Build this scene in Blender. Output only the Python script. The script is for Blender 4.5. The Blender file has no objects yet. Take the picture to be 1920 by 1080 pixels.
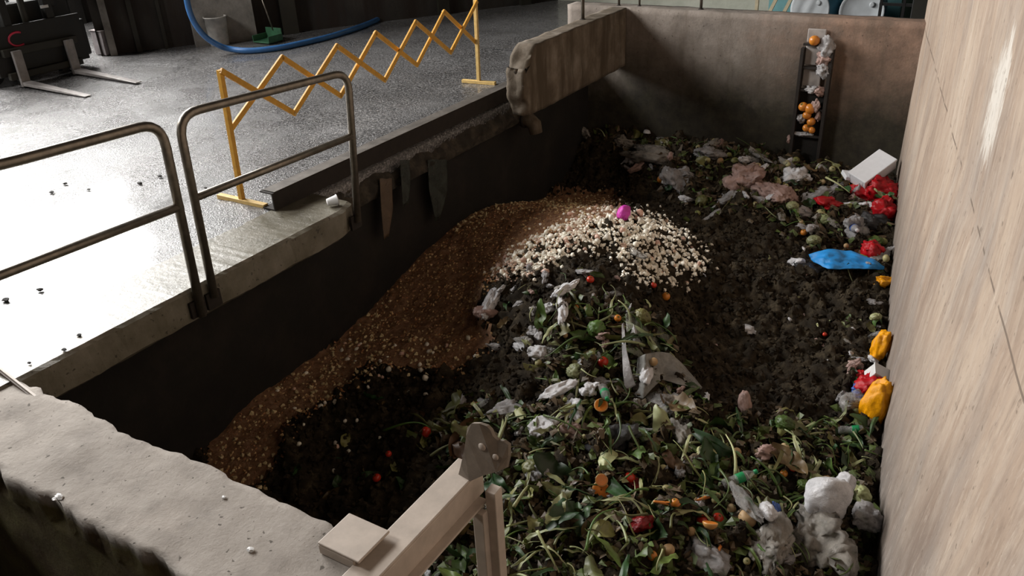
import bpy, math, random
import numpy as np
from mathutils import Vector, Matrix, noise as mn
random.seed(7); rng = np.random.default_rng(7)
C = bpy.context.scene.collection
sc = bpy.context.scene

# ------------------------------------------------------------------ camera
CAM_H = 2.5
F = 1548.0
def _n(v): return v/np.linalg.norm(v)
DN = _n(np.array([142., 2929., F]))
YD = np.array([1075., -870., F]); YD = _n(YD-DN*(YD@DN))
UPV = -DN
XD = np.cross(YD, UPV)
RC = np.array([XD, YD, UPV])                 # camera (x right, y down, z forward) -> world
def ray(u, v): return RC @ np.array([u-960., v-540., F])
CAMP = np.array([0., 0., CAM_H])
def onz(u, v, z): d = ray(u, v); return CAMP+d*(z-CAM_H)/d[2]
def onx(u, v, x): d = ray(u, v); return CAMP+d*x/d[0]
def ony(u, v, y): d = ray(u, v); return CAMP+d*y/d[1]
def onplane(u, v, n, p):
    d = ray(u, v); n = np.array(n, float); return CAMP+d*(n@(np.array(p)-CAMP))/(n@d)
def proj(P):
    q = (np.atleast_2d(P)-CAMP) @ RC
    return 960+F*q[:, 0]/q[:, 2], 540+F*q[:, 1]/q[:, 2]
cam = bpy.data.cameras.new('camera'); cam.sensor_width = 36; cam.lens = F/1920*36; cam.clip_start = .05; cam.clip_end = 200
camo = bpy.data.objects.new('camera', cam); C.objects.link(camo)
M = Matrix([list(RC[0]), list(RC[1]), list(RC[2])]) @ Matrix(((1,0,0),(0,-1,0),(0,0,-1)))
camo.matrix_world = Matrix.Translation((0, 0, CAM_H)) @ M.to_4x4()
sc.camera = camo

# ------------------------------------------------------------------ light
vs = sc.view_settings
vs.view_transform = 'Standard'; vs.look = 'None'; vs.gamma = 1; vs.use_curve_mapping = False; vs.exposure = 0.0
w = bpy.data.worlds.new('world'); sc.world = w; w.use_nodes = True
bg = w.node_tree.nodes['Background']; bg.inputs[0].default_value = (.9, .94, 1, 1); bg.inputs[1].default_value = .008
def area(name, loc, target, sx, sy, power, col=(1, 1, 1), spread=180):
    l = bpy.data.lights.new(name, 'AREA'); l.shape = 'RECTANGLE'; l.size = sx; l.size_y = sy; l.energy = power; l.color = col; l.spread = math.radians(spread)
    o = bpy.data.objects.new(name, l); C.objects.link(o); o.location = loc
    o.rotation_euler = (Vector(target)-Vector(loc)).to_track_quat('-Z', 'Y').to_euler()
    return o
# daylight through the tall opening in the left wall, behind the forklift
area('door_daylight', (-15.2, 6.0, 5.45), (-5, 2.2, 2.4), 6.0, 4.8, 3200, (1, .985, .96))
# added soft light left of the camera, high over the deck, no roof opening
area('added_soft_light', (-12.5, .3, 6.8), (-1.4, 4.2, -.5), 2.6, 2.4, 900, (1, .975, .94))

# ------------------------------------------------------------------ helpers
def props(o, label=None, cat=None, group=None, kind=None):
    if label: o['label'] = label
    if cat: o['category'] = cat
    if group: o['group'] = group
    if kind: o['kind'] = kind
    return o
def empty(name, loc, label, cat, group=None, rot=(0, 0, 0)):
    o = bpy.data.objects.new(name, None); C.objects.link(o); o.location = loc; o.rotation_euler = rot; o.empty_display_size = .1
    return props(o, label, cat, group)
class MB:
    def __init__(s): s.v = []; s.f = []
    def add(s, v, f):
        n = len(s.v); s.v += [tuple(map(float, p)) for p in v]; s.f += [tuple(i+n for i in q) for q in f]; return s
    def box(s, c, size, rot=None):
        hx, hy, hz = size[0]/2, size[1]/2, size[2]/2
        P = [Vector((x*hx, y*hy, z*hz)) for x in (-1, 1) for y in (-1, 1) for z in (-1, 1)]
        R = rot if rot is not None else Matrix.Identity(3)
        P = [R @ p + Vector(c) for p in P]
        return s.add(P, [(0,1,3,2),(4,6,7,5),(0,4,5,1),(2,3,7,6),(0,2,6,4),(1,5,7,3)])
    def bar(s, a, b, wd, th, up=(0, 0, 1), shift=0):
        a = Vector(a); b = Vector(b); d = (b-a); L = d.length; d.normalize()
        n = Vector(up); n = (n-d*n.dot(d)).normalized(); m = d.cross(n)
        R = Matrix((d, n, m)).transposed()
        return s.box((a+b)/2+m*shift, (L, wd, th), R)
    def tube(s, path, r, seg=12, close=True):
        path = [Vector(p) for p in path]; rings = []
        n = len(path); t0 = (path[1]-path[0]).normalized()
        nn = t0.orthogonal().normalized(); V = []
        for i, p in enumerate(path):
            t = (path[min(i+1, n-1)]-path[max(i-1, 0)]).normalized()
            nn = (nn-t*nn.dot(t)).normalized(); bb = t.cross(nn)
            ri = r[i] if hasattr(r, '__len__') else r
            V += [p+(nn*math.cos(a)+bb*math.sin(a))*ri for a in [2*math.pi*k/seg for k in range(seg)]]
        Fc = [(i*seg+k, i*seg+(k+1) % seg, (i+1)*seg+(k+1) % seg, (i+1)*seg+k) for i in range(n-1) for k in range(seg)]
        if close: Fc += [tuple(reversed(range(seg))), tuple((n-1)*seg+k for k in range(seg))]
        return s.add(V, Fc)
    def lathe(s, prof, seg=24, c=(0, 0, 0), R=None):
        V = []
        for r, z in prof:
            for k in range(seg):
                a = 2*math.pi*k/seg; p = Vector((r*math.cos(a), r*math.sin(a), z))
                V.append((R @ p if R is not None else p)+Vector(c))
        n = len(prof)
        Fc = [(i*seg+k, i*seg+(k+1) % seg, (i+1)*seg+(k+1) % seg, (i+1)*seg+k) for i in range(n-1) for k in range(seg)]
        Fc += [tuple(reversed(range(seg))), tuple((n-1)*seg+k for k in range(seg))]
        return s.add(V, Fc)
    def build(s, name, mat, parent=None, smooth=False, bevel=0, **kw):
        me = bpy.data.meshes.new(name); me.from_pydata(s.v, [], s.f); me.update()
        return link(name, me, mat, parent, smooth, bevel, **kw)
def link(name, me, mat, parent=None, smooth=False, bevel=0, **kw):
    if mat is not None:
        me.materials.clear(); me.materials.append(mat)
    if smooth: me.shade_smooth()
    o = bpy.data.objects.new(name, me); C.objects.link(o)
    if parent is not None: o.parent = parent
    if bevel:
        m = o.modifiers.new('bevel', 'BEVEL'); m.width = bevel; m.segments = 2; m.limit_method = 'ANGLE'
    return props(o, **kw)
def arc(pts, r, n=6):
    """round the inner corners of a polyline"""
    pts = [Vector(p) for p in pts]; out = [pts[0]]
    for i in range(1, len(pts)-1):
        a, b, c = pts[i-1], pts[i], pts[i+1]
        d1 = (a-b).normalized(); d2 = (c-b).normalized()
        p1 = b+d1*r; p2 = b+d2*r
        for k in range(n+1):
            t = k/n; out.append(p1*(1-t)**2+b*2*t*(1-t)+p2*t*t)
    out.append(pts[-1]); return out
def fbm(x, y, z=0., o=4):
    return mn.fractal((x, y, z), 1.0, 2.0, o)

# ------------------------------------------------------------------ materials
def newmat(name):
    m = bpy.data.materials.new(name); m.use_nodes = True
    nt = m.node_tree; b = nt.nodes['Principled BSDF']; return m, nt, b
def N(nt, t, **k):
    n = nt.nodes.new(t)
    for a, v in k.items(): setattr(n, a, v)
    return n
def noisetex(nt, vec, scale, detail=6, rough=.6, sc3=None):
    n = N(nt, 'ShaderNodeTexNoise'); n.inputs['Scale'].default_value = scale; n.inputs['Detail'].default_value = detail; n.inputs['Roughness'].default_value = rough
    if sc3:
        mp = N(nt, 'ShaderNodeMapping'); mp.inputs['Scale'].default_value = sc3; nt.links.new(vec, mp.inputs[0]); vec = mp.outputs[0]
    nt.links.new(vec, n.inputs['Vector']); return n.outputs['Fac']
def ramp(nt, fac, stops):
    r = N(nt, 'ShaderNodeValToRGB'); e = r.color_ramp.elements
    while len(e) < len(stops): e.new(.5)
    for i, (p, c) in enumerate(stops):
        e[i].position = p; e[i].color = (*c, 1) if hasattr(c, '__len__') else (c, c, c, 1)
    nt.links.new(fac, r.inputs[0]); return r.outputs[0]
def mix(nt, fac, a, b, mode='MIX'):
    m = N(nt, 'ShaderNodeMix', data_type='RGBA', blend_type=mode)
    if isinstance(fac, float): m.inputs[0].default_value = fac
    else: nt.links.new(fac, m.inputs[0])
    for s, i in ((a, 6), (b, 7)):
        if hasattr(s, 'is_output'): nt.links.new(s, m.inputs[i])
        else: m.inputs[i].default_value = (*s, 1)
    return m.outputs[2]
def math_(nt, op, a, b=None, clamp=False):
    m = N(nt, 'ShaderNodeMath', operation=op, use_clamp=clamp)
    for s, i in ((a, 0), (b, 1)):
        if s is None: continue
        if hasattr(s, 'is_output'): nt.links.new(s, m.inputs[i])
        else: m.inputs[i].default_value = s
    return m.outputs[0]
def coord(nt): return N(nt, 'ShaderNodeTexCoord').outputs['Object']
def bump(nt, b, h, strength=.4, dist=.02):
    n = N(nt, 'ShaderNodeBump'); n.inputs['Strength'].default_value = strength; n.inputs['Distance'].default_value = dist
    nt.links.new(h, n.inputs['Height']); nt.links.new(n.outputs[0], b.inputs['Normal'])
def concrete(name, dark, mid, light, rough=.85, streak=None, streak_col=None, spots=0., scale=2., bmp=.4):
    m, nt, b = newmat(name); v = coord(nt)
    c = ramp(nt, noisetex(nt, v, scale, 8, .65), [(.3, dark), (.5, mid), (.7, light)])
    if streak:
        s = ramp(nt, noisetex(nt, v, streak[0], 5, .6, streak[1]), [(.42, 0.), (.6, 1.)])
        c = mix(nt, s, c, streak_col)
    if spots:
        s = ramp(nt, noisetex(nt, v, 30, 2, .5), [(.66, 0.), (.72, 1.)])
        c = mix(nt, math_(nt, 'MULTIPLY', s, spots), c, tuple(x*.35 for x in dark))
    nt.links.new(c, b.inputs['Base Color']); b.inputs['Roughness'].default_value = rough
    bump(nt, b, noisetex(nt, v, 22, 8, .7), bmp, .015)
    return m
def plain(name, col, rough=.6, metal=0., var=.25, scale=12., bmp=.15, alpha=1., trans=0., obj_var=0., sss=0.):
    m, nt, b = newmat(name); v = coord(nt)
    c = ramp(nt, noisetex(nt, v, scale, 5, .6), [(.25, tuple(x*(1-var) for x in col)), (.75, tuple(min(1, x*(1+var)) for x in col))])
    if obj_var:
        oi = N(nt, 'ShaderNodeObjectInfo'); h = N(nt, 'ShaderNodeHueSaturation')
        nt.links.new(c, h.inputs['Color'])
        nt.links.new(math_(nt, 'ADD', math_(nt, 'MULTIPLY', oi.outputs['Random'], obj_var*1.6), 1-obj_var*.9), h.inputs['Value'])
        fr = math_(nt, 'FRACT', math_(nt, 'MULTIPLY', oi.outputs['Random'], 17.3))
        nt.links.new(math_(nt, 'ADD', math_(nt, 'MULTIPLY', fr, .09*obj_var), .5-.045*obj_var), h.inputs['Hue'])
        c = h.outputs[0]
    nt.links.new(c, b.inputs['Base Color']); b.inputs['Roughness'].default_value = rough; b.inputs['Metallic'].default_value = metal
    b.inputs['Alpha'].default_value = alpha; b.inputs['Transmission Weight'].default_value = trans
    if bmp: bump(nt, b, noisetex(nt, v, scale*4, 5, .6), bmp, .005)
    return m

def floor_mat():
    m, nt, b = newmat('wet_concrete'); v = coord(nt)
    big = noisetex(nt, v, .55, 5, .6); mid = noisetex(nt, v, 3.2, 6, .65, (1, .5, 1)); fine = noisetex(nt, v, 42, 4, .7)
    c = ramp(nt, big, [(.3, (.06, .058, .057)), (.55, (.115, .112, .112)), (.75, (.19, .19, .193))])
    c = mix(nt, ramp(nt, mid, [(.35, 0.), (.7, .7)]), c, (.085, .08, .078))
    c = mix(nt, ramp(nt, fine, [(.46, 0.), (.62, .9)]), c, (.38, .37, .37))
    c = mix(nt, ramp(nt, noisetex(nt, v, 60, 3, .7), [(.48, 0.), (.6, .9)]), c, (.022, .022, .022))
    # dirt patches
    d = ramp(nt, noisetex(nt, v, 1.4, 7, .7), [(.56, 0.), (.62, 1.)])
    c = mix(nt, math_(nt, 'MULTIPLY', d, .55), c, (.05, .045, .04))
    nt.links.new(c, b.inputs['Base Color'])
    rr = ramp(nt, noisetex(nt, v, 1.1, 6, .6), [(.3, .16), (.55, .30), (.7, .5)])
    r2 = math_(nt, 'ADD', rr, math_(nt, 'MULTIPLY', d, .25), True)
    nt.links.new(r2, b.inputs['Roughness'])
    b.inputs['Specular IOR Level'].default_value = .75
    nt.links.new(ramp(nt, noisetex(nt, v, .9, 7, .65), [(.36, .9), (.6, .15)]), b.inputs['Coat Weight']); b.inputs['Coat Roughness'].default_value = .12
    h = math_(nt, 'ADD', math_(nt, 'MULTIPLY', noisetex(nt, v, 75, 3, .6), 1.2), math_(nt, 'MULTIPLY', mid, .9))
    bump(nt, b, h, .6, .012)
    return m
def backwall_mat():
    m, nt, b = newmat('back_wall_concrete'); v = coord(nt)
    c = ramp(nt, noisetex(nt, v, 1.7, 8, .7), [(.3, (.12, .10, .085)), (.5, (.23, .195, .165)), (.7, (.34, .295, .26))])
    sp = N(nt, 'ShaderNodeSeparateXYZ'); nt.links.new(v, sp.inputs[0])
    g = N(nt, 'ShaderNodeMapRange'); nt.links.new(math_(nt, 'ADD', sp.outputs[0], math_(nt, 'MULTIPLY', noisetex(nt, v, 2, 6, .7), 1.6)), g.inputs[0])
    g.inputs[1].default_value = -2.2; g.inputs[2].default_value = -.9
    c = mix(nt, g.outputs[0], c, ramp(nt, noisetex(nt, v, 4, 7, .7), [(.35, (.17, .115, .085)), (.65, (.33, .215, .155))]))
    s = ramp(nt, noisetex(nt, v, 5, 5, .6, (1, 1, .12)), [(.5, 0.), (.7, .6)]); c = mix(nt, s, c, (.12, .09, .065))
    # damp algae stain climbing from below, with the pit's shade painted into it
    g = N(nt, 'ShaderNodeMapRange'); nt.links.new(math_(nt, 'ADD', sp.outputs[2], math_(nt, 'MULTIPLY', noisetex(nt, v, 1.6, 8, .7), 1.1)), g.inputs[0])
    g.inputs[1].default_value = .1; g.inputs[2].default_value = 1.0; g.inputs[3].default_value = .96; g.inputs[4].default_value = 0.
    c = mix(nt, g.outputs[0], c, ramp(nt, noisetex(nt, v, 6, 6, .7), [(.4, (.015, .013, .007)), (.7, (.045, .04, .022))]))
    s = ramp(nt, noisetex(nt, v, 22, 3, .5), [(.66, 0.), (.71, .7)]); c = mix(nt, s, c, (.06, .045, .035))
    nt.links.new(c, b.inputs['Base Color']); b.inputs['Roughness'].default_value = .85
    bump(nt, b, noisetex(nt, v, 22, 8, .7), .4, .015); return m
def rightwall_mat():
    m, nt, b = newmat('stained_wall'); v = coord(nt)
    c = ramp(nt, noisetex(nt, v, 1.6, 8, .65, (1, 1, .45)), [(.3, (.25, .18, .135)), (.5, (.38, .285, .215)), (.72, (.47, .375, .29))])
    s = ramp(nt, noisetex(nt, v, 9, 6, .65, (1, 1, .09)), [(.45, 0.), (.8, .6)])
    c = mix(nt, s, c, (.56, .475, .39))
    s = ramp(nt, noisetex(nt, v, 12, 6, .7, (1.1, 1.1, .08)), [(.54, 0.), (.76, .5)])
    c = mix(nt, s, c, (.23, .165, .125))
    s = ramp(nt, noisetex(nt, v, 2.3, 4, .6, (1, 1, .3)), [(.5, 0.), (.75, .55)])
    c = mix(nt, s, c, (.26, .24, .225))
    # worn pale patch
    sp = N(nt, 'ShaderNodeSeparateXYZ'); nt.links.new(v, sp.inputs[0])
    P = onplane(1868, 190, (1, .1805, 0), (.8, 0, 0))
    dy = math_(nt, 'MULTIPLY', math_(nt, 'SUBTRACT', sp.outputs[1], float(P[1])), 1.9)
    dz = math_(nt, 'MULTIPLY', math_(nt, 'SUBTRACT', sp.outputs[2], float(P[2])), 1.25)
    r = math_(nt, 'SQRT', math_(nt, 'ADD', math_(nt, 'MULTIPLY', dy, dy), math_(nt, 'MULTIPLY', dz, dz)))
    msk = math_(nt, 'SUBTRACT', 1.0, r, True)
    n2 = noisetex(nt, v, 16, 8, .75, (1, 1, .22))
    msk = ramp(nt, math_(nt, 'MULTIPLY', math_(nt, 'MULTIPLY', msk, 1.5), n2), [(.40, 0.), (.52, .8)])
    c = mix(nt, msk, c, (.66, .62, .56))
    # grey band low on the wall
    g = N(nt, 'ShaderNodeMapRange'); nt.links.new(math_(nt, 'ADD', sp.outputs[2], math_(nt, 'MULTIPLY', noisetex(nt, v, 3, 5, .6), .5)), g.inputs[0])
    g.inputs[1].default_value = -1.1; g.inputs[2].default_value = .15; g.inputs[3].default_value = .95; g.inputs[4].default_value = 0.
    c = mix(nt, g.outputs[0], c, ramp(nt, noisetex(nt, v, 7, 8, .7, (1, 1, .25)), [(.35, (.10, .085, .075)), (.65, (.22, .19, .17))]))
    s = ramp(nt, noisetex(nt, v, 20, 8, .8, (1, 1, .22)), [(.5, 0.), (.66, .55)]); c = mix(nt, s, c, (.19, .135, .10))
    s = ramp(nt, noisetex(nt, v, 31, 8, .8, (1, 1, .16)), [(.54, 0.), (.68, .5)]); c = mix(nt, s, c, (.58, .5, .42))
    # formwork seam
    sm = math_(nt, 'LESS_THAN', math_(nt, 'ABSOLUTE', math_(nt, 'SUBTRACT', sp.outputs[2], .65)), .008)
    sm = math_(nt, 'MULTIPLY', sm, ramp(nt, noisetex(nt, v, 4, 3), [(.42, 0.), (.5, .8)]))
    c = mix(nt, sm, c, (.13, .095, .07))
    q = ramp(nt, noisetex(nt, v, 26, 3, .5, (1, 1, .6)), [(.67, 0.), (.72, .8)])
    c = mix(nt, q, c, (.15, .11, .08))
    nt.links.new(c, b.inputs['Base Color']); b.inputs['Roughness'].default_value = .7
    bump(nt, b, noisetex(nt, v, 14, 8, .7, (1, 1, .5)), .35, .012)
    return m
MT = dict(
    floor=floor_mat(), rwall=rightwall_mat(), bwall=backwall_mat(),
    curb=concrete('curb_concrete', (.085, .075, .048), (.16, .145, .11), (.24, .22, .18), spots=.8, rough=.32, scale=3),
    near=concrete('rough_concrete', (.26, .235, .21), (.36, .325, .29), (.44, .405, .365), spots=.8, scale=3.5, bmp=.6),
    
    parapet=concrete('parapet_concrete', (.07, .052, .034), (.15, .118, .085), (.25, .215, .175), streak=(5, (1, 1, .12)), streak_col=(.075, .055, .034), scale=3),
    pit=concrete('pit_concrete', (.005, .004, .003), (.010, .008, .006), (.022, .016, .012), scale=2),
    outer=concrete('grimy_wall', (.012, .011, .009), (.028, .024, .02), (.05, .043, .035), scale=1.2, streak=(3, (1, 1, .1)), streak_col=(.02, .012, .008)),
    pillar=concrete('pillar_concrete', (.12, .11, .10), (.2, .185, .165), (.28, .26, .235), scale=3),
    pale=concrete('pale_plaster', (.33, .34, .28), (.42, .43, .36), (.5, .5, .43), scale=2),
    steel=plain('painted_steel', (.47, .40, .34), .55, 0., .18, 9),
    pipe=plain('railing_steel', (.23, .205, .17), .38, .75, .3, 20),
    rust=plain('rusty_channel', (.016, .011, .008), .8, .0, .4, 14),
    rusttop=plain('worn_channel_top', (.15, .135, .12), .5, .3, .4, 9),
    yellow=plain('yellow_paint', (.66, .34, .04), .5, 0., .2, 18),
    yellowp=plain('pale_yellow_paint', (.66, .45, .16), .5, 0., .2, 18),
    hose=plain('blue_hose', (.035, .12, .30), .35, 0., .2, 6),
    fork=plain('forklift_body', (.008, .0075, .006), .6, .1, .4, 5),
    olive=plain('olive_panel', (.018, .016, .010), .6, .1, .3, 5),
    rubber=plain('rubber', (.012, .012, .012), .8),
    forks=plain('fork_steel', (.24, .22, .21), .4, .4, .3, 9),
    red=plain('red_emblem', (.55, .03, .07), .4), 
    white=plain('white_plastic', (.62, .61, .6), .4, 0, .12),
    bucket=plain('dirty_white_bucket', (.42, .40, .37), .5, 0, .4, 7),
    greyb=plain('grey_bucket', (.09, .085, .08), .5, 0, .3, 7),
    green=plain('green_plastic', (.03, .28, .12), .4),
    teal=plain('teal_panel', (.12, .27, .28), .5, 0, .25, 3),
    lid=plain('drum_lid', (.5, .53, .55), .45, 0, .15, 5),
    drum=plain('blue_drum', (.10, .25, .34), .4, 0, .2, 5),
    grille=plain('black_iron', (.015, .014, .014), .5, .4),
    straw=plain('pale_wood', (.42, .36, .24), .7, 0, .25, 9),
    foam=plain('white_foam', (.78, .79, .82), .8, 0, .05, 20),
)
def emis(name, col, s):
    m, nt, b = newmat(name); b.inputs['Base Color'].default_value = (*col, 1); b.inputs['Emission Color'].default_value = (*col, 1); b.inputs['Emission Strength'].default_value = s; return m
MT['window'] = emis('bright_daylight_pane', (1, 1, .96), 1.6)

# ------------------------------------------------------------------ setting
def gridmesh(fn, us, vs_):
    V = [fn(u, v) for u in us for v in vs_]; m = len(vs_)
    Fc = [(i*m+j, (i+1)*m+j, (i+1)*m+j+1, i*m+j+1) for i in range(len(us)-1) for j in range(m-1)]
    b = MB(); b.add(V, Fc); return b
X0 = -4.45                     # outer face of the kerb
XS = -4.97                     # edge of the deck slab
YB = 10.0                      # face of the back wall
def fl(u, v):
    return (u, v, .012*fbm(u*.7, v*.7)+.004*fbm(u*6, v*6))
b = gridmesh(fl, np.linspace(-15.6, XS, 90), np.linspace(.2, 10.2, 90))
b.box(((-15.6+XS)/2, 5.2, -.13), (XS+15.6, 10, .2))
b.build('floor', MT['floor'], smooth=False, kind='structure').data.shade_smooth()
b = gridmesh(lambda u, v: (u, v, .008*fbm(u*.7, v*.7)), np.linspace(-15.6, 3, 60), np.linspace(10.2, 19, 30))
b.build('floor', MT['floor'], smooth=True, kind='structure')
# kerb along the deck edge, ragged towards its far end
def kerbmesh():
    prof = [(XS-.02, -.24), (XS-.02, .012), (X0-.02, .012), (X0, -.008), (X0, -.21), (X0-.03, -.235)]
    ys = np.linspace(.2, 4.68, 110); V = []; n = len(prof)
    for y in ys:
        for i, (x, z) in enumerate(prof):
            k = .018*fbm(y*3, i*.8, 3) + .008*fbm(y*13, i, 9)
            if i in (2, 3): x += k; z += k*.4
            if i >= 4: x += k*.6; z += k
            if y > 4.45 and i >= 2: x += -(y-4.45)*.3 + k
            V.append((x, y, z))
    Fc = [(a*n+i, a*n+(i+1) % n, (a+1)*n+(i+1) % n, (a+1)*n+i) for a in range(len(ys)-1) for i in range(n)]
    Fc += [tuple(reversed(range(n))), tuple((len(ys)-1)*n+i for i in range(n))]
    m = MB(); m.add(V, Fc); return m
kerbmesh().build('trim_1', MT['curb'], kind='structure')
# pit walls
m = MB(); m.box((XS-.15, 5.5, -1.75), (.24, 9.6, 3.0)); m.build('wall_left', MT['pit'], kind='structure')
# ledge of caked dirt under the steel channel
def ledge(u, v):
    r = .07*fbm(u*3, v*2, 5)+.03*fbm(u*11, v*3, 1)
    a = v*math.pi*.55
    return (XS-.1+(.16+r)*math.sin(a)*(1.0 if v > 0 else .2), u, .0-.30*v+ .5*r*(v))
gridmesh(ledge, np.linspace(4.55, 8.3, 120), np.linspace(0, 1, 12)).build('trim_2', concrete('caked_dirt', (.010, .008, .005), (.028, .022, .015), (.08, .065, .045), scale=7, bmp=.9), smooth=True, kind='structure')
# back wall
def rough_box(x0, x1, y0, y1, z0, z1, nx, ny, nz, amp, seed, freq=3., fn=None):
    """closed box of gridded faces, displaced by noise"""
    mb = MB(); idx = {}
    def vid(i, j, k):
        key = (i, j, k)
        if key not in idx:
            x = x0+(x1-x0)*i/nx; y = y0+(y1-y0)*j/ny; z = z0+(z1-z0)*k/nz
            if fn: x, y, z = fn(x, y, z)
            d = Vector((fbm(x*freq, y*freq, z*freq+seed), fbm(x*freq+9, y*freq, z*freq+seed), fbm(x*freq, y*freq+9, z*freq+seed)))*amp
            idx[key] = len(mb.v); mb.v.append((x+d.x, y+d.y, z+d.z))
        return idx[key]
    for i in range(nx):
        for j in range(ny):
            for k, fl_ in ((0, 1), (nz, 0)):
                q = [vid(i, j, k), vid(i+1, j, k), vid(i+1, j+1, k), vid(i, j+1, k)]; mb.f.append(tuple(q[::-1] if fl_ else q))
    for i in range(nx):
        for k in range(nz):
            for j, fl_ in ((0, 0), (ny, 1)):
                q = [vid(i, j, k), vid(i+1, j, k), vid(i+1, j, k+1), vid(i, j, k+1)]; mb.f.append(tuple(q[::-1] if fl_ else q))
    for j in range(ny):
        for k in range(nz):
            for i, fl_ in ((0, 1), (nx, 0)):
                q = [vid(i, j, k), vid(i, j+1, k), vid(i, j+1, k+1), vid(i, j, k+1)]; mb.f.append(tuple(q[::-1] if fl_ else q))
    return mb
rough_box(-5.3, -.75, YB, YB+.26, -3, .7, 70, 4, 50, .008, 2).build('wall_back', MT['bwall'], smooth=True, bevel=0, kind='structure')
# parapet on the deck edge at the far end, its near end broken
def pf(x, y, z):
    if y < 7.7:
        t = (7.7-y)/.3
        y += .05*t*fbm(z*5, x*6, 4) + .14*t*max(0, (z-.35)/.35)**2 + .10*t*max(0, (.2-z)/.2)
        z -= .10*t*t*(1 if z > .5 else 0)
    return x, y, z
rough_box(X0-.22, X0, 7.4, YB-.01, -.02, .7, 6, 60, 18, .012, 5, 4, pf).build('wall_parapet', MT['parapet'], smooth=True, kind='structure')
# near wall, its far edge ragged
def nf(x, y, z):
    if y > 1.6:
        y += .05*fbm(x*2.2, 0, 1)+.02*fbm(x*9, 1, z)
    if y < 1.5 and z > -.15:
        y += .05*fbm(x*4, 3, 1)
    return x, y, z
me_near = rough_box(-6.2, -1.75, 1.3, 1.80, -2.6, 0., 120, 14, 60, .010, 8, 4, nf).build('wall_front', None, smooth=True, kind='structure')
def near_mat():
    m, nt, b = newmat('rough_concrete_with_moss'); v = coord(nt)
    c = ramp(nt, noisetex(nt, v, 3.5, 8, .65), [(.3, (.25, .222, .195)), (.5, (.36, .322, .285)), (.7, (.43, .39, .35))])
    s = ramp(nt, noisetex(nt, v, 34, 2, .5), [(.68, 0.), (.72, .9)]); c = mix(nt, s, c, (.09, .075, .06))
    s = ramp(nt, noisetex(nt, v, 3, 4, .6), [(.6, 0.), (.7, .3)]); c = mix(nt, s, c, (.5, .44, .39))
    moss = ramp(nt, noisetex(nt, v, 3, 6, .7), [(.35, (.10, .065, .03)), (.6, (.15, .125, .045)), (.75, (.2, .2, .07))])
    sp = N(nt, 'ShaderNodeSeparateXYZ'); nt.links.new(v, sp.inputs[0])
    # moss and grime on the face turned to the camera: below the lip
    z = math_(nt, 'ADD', sp.outputs[2], math_(nt, 'MULTIPLY', noisetex(nt, v, 9, 5, .7, (1, 1, .4)), .10))
    g = N(nt, 'ShaderNodeMapRange'); nt.links.new(z, g.inputs[0]); g.inputs[1].default_value = -.03; g.inputs[2].default_value = .02; g.inputs[3].default_value = 1.; g.inputs[4].default_value = 0.
    c = mix(nt, g.outputs[0], c, moss)
    nt.links.new(c, b.inputs['Base Color']); b.inputs['Roughness'].default_value = .9
    bump(nt, b, noisetex(nt, v, 26, 8, .7), .5, .012); return m
me_near.data.materials.append(near_mat())
# right wall: leans in below the formwork seam, stands plumb above it
FOOT = [((1690, 240), -.70), ((1684, 270), -.87), ((1670, 410), -1.15), ((1669, 520), -1.28), ((1667, 590), -1.33), ((1660, 790), -1.42), ((1647, 860), -1.45), ((1634, 1070), -1.45)]
fp = sorted([(onz(*p, z)[1], onz(*p, z)[0], z) for p, z in FOOT])
fy = np.array([a[0] for a in fp]); fx = np.array([a[1] for a in fp]); fz = np.array([a[2] for a in fp])
cf = np.polyfit(fy, (.8-.1805*fy-fx)/(.65-fz), 2)          # lean of the lower wall along y
def wx(y, z):
    x = .8-.1805*y
    if z < .65: x -= max(0, np.polyval(cf, min(max(y, 3.5), 10.5)))*(.65-z)
    return x
def rw(u, v): 
    z = v; x = wx(u, z)+.006*fbm(u*2, z*2, 3)
    return (x, u, z)
zs = list(np.linspace(-3, .65, 40))+list(np.linspace(.70, 5, 36))
b = gridmesh(rw, np.linspace(-2.0, 10.25, 130), zs)
n0 = len(b.v)
b2 = gridmesh(lambda u, v: (wx(u, v)+.3, u, v), np.linspace(-2.0, 10.25, 2), [-3, 5])
b.add(b2.v, [tuple(reversed(q)) for q in b2.f])
b.build('wall_right', MT['rwall'], smooth=True, kind='structure')
# pit bottom
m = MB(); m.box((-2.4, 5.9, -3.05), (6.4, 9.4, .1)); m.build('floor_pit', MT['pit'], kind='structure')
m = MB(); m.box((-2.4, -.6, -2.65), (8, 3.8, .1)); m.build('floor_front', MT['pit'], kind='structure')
# outer building walls
WD = Vector((.556, .831, 0)); WN = Vector((.831, -.556, 0)); WP = Vector((-12.15, 7.68, 0))
RW_ = Matrix((WD, -WN, (0, 0, 1))).transposed().to_3x3()
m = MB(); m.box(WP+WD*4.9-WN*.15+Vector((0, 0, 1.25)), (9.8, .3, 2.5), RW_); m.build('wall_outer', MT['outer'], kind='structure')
def wallpt(s, off=0, z=0): return WP+WD*s+WN*off+Vector((0, 0, z))
for s, wd, off in ((.18, .10, .10), (.55, .07, .05), (.95, .05, .05), (1.62, .05, .05), (2.9, .25, .10), (5.6, .2, .1), (7.2, .2, .1)):
    mm = MB(); mm.box(wallpt(s, off-.05, 1.2), (wd, .1, 2.4), RW_); mm.build('trim_3', MT['pillar'] if s < .3 else MT['olive'], kind='structure')
m = MB(); m.box(wallpt(1.85, .12, 1.25), (.95, .24, 2.5), RW_); m.build('wall_pillar', MT['pillar'], kind='structure')
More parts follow.
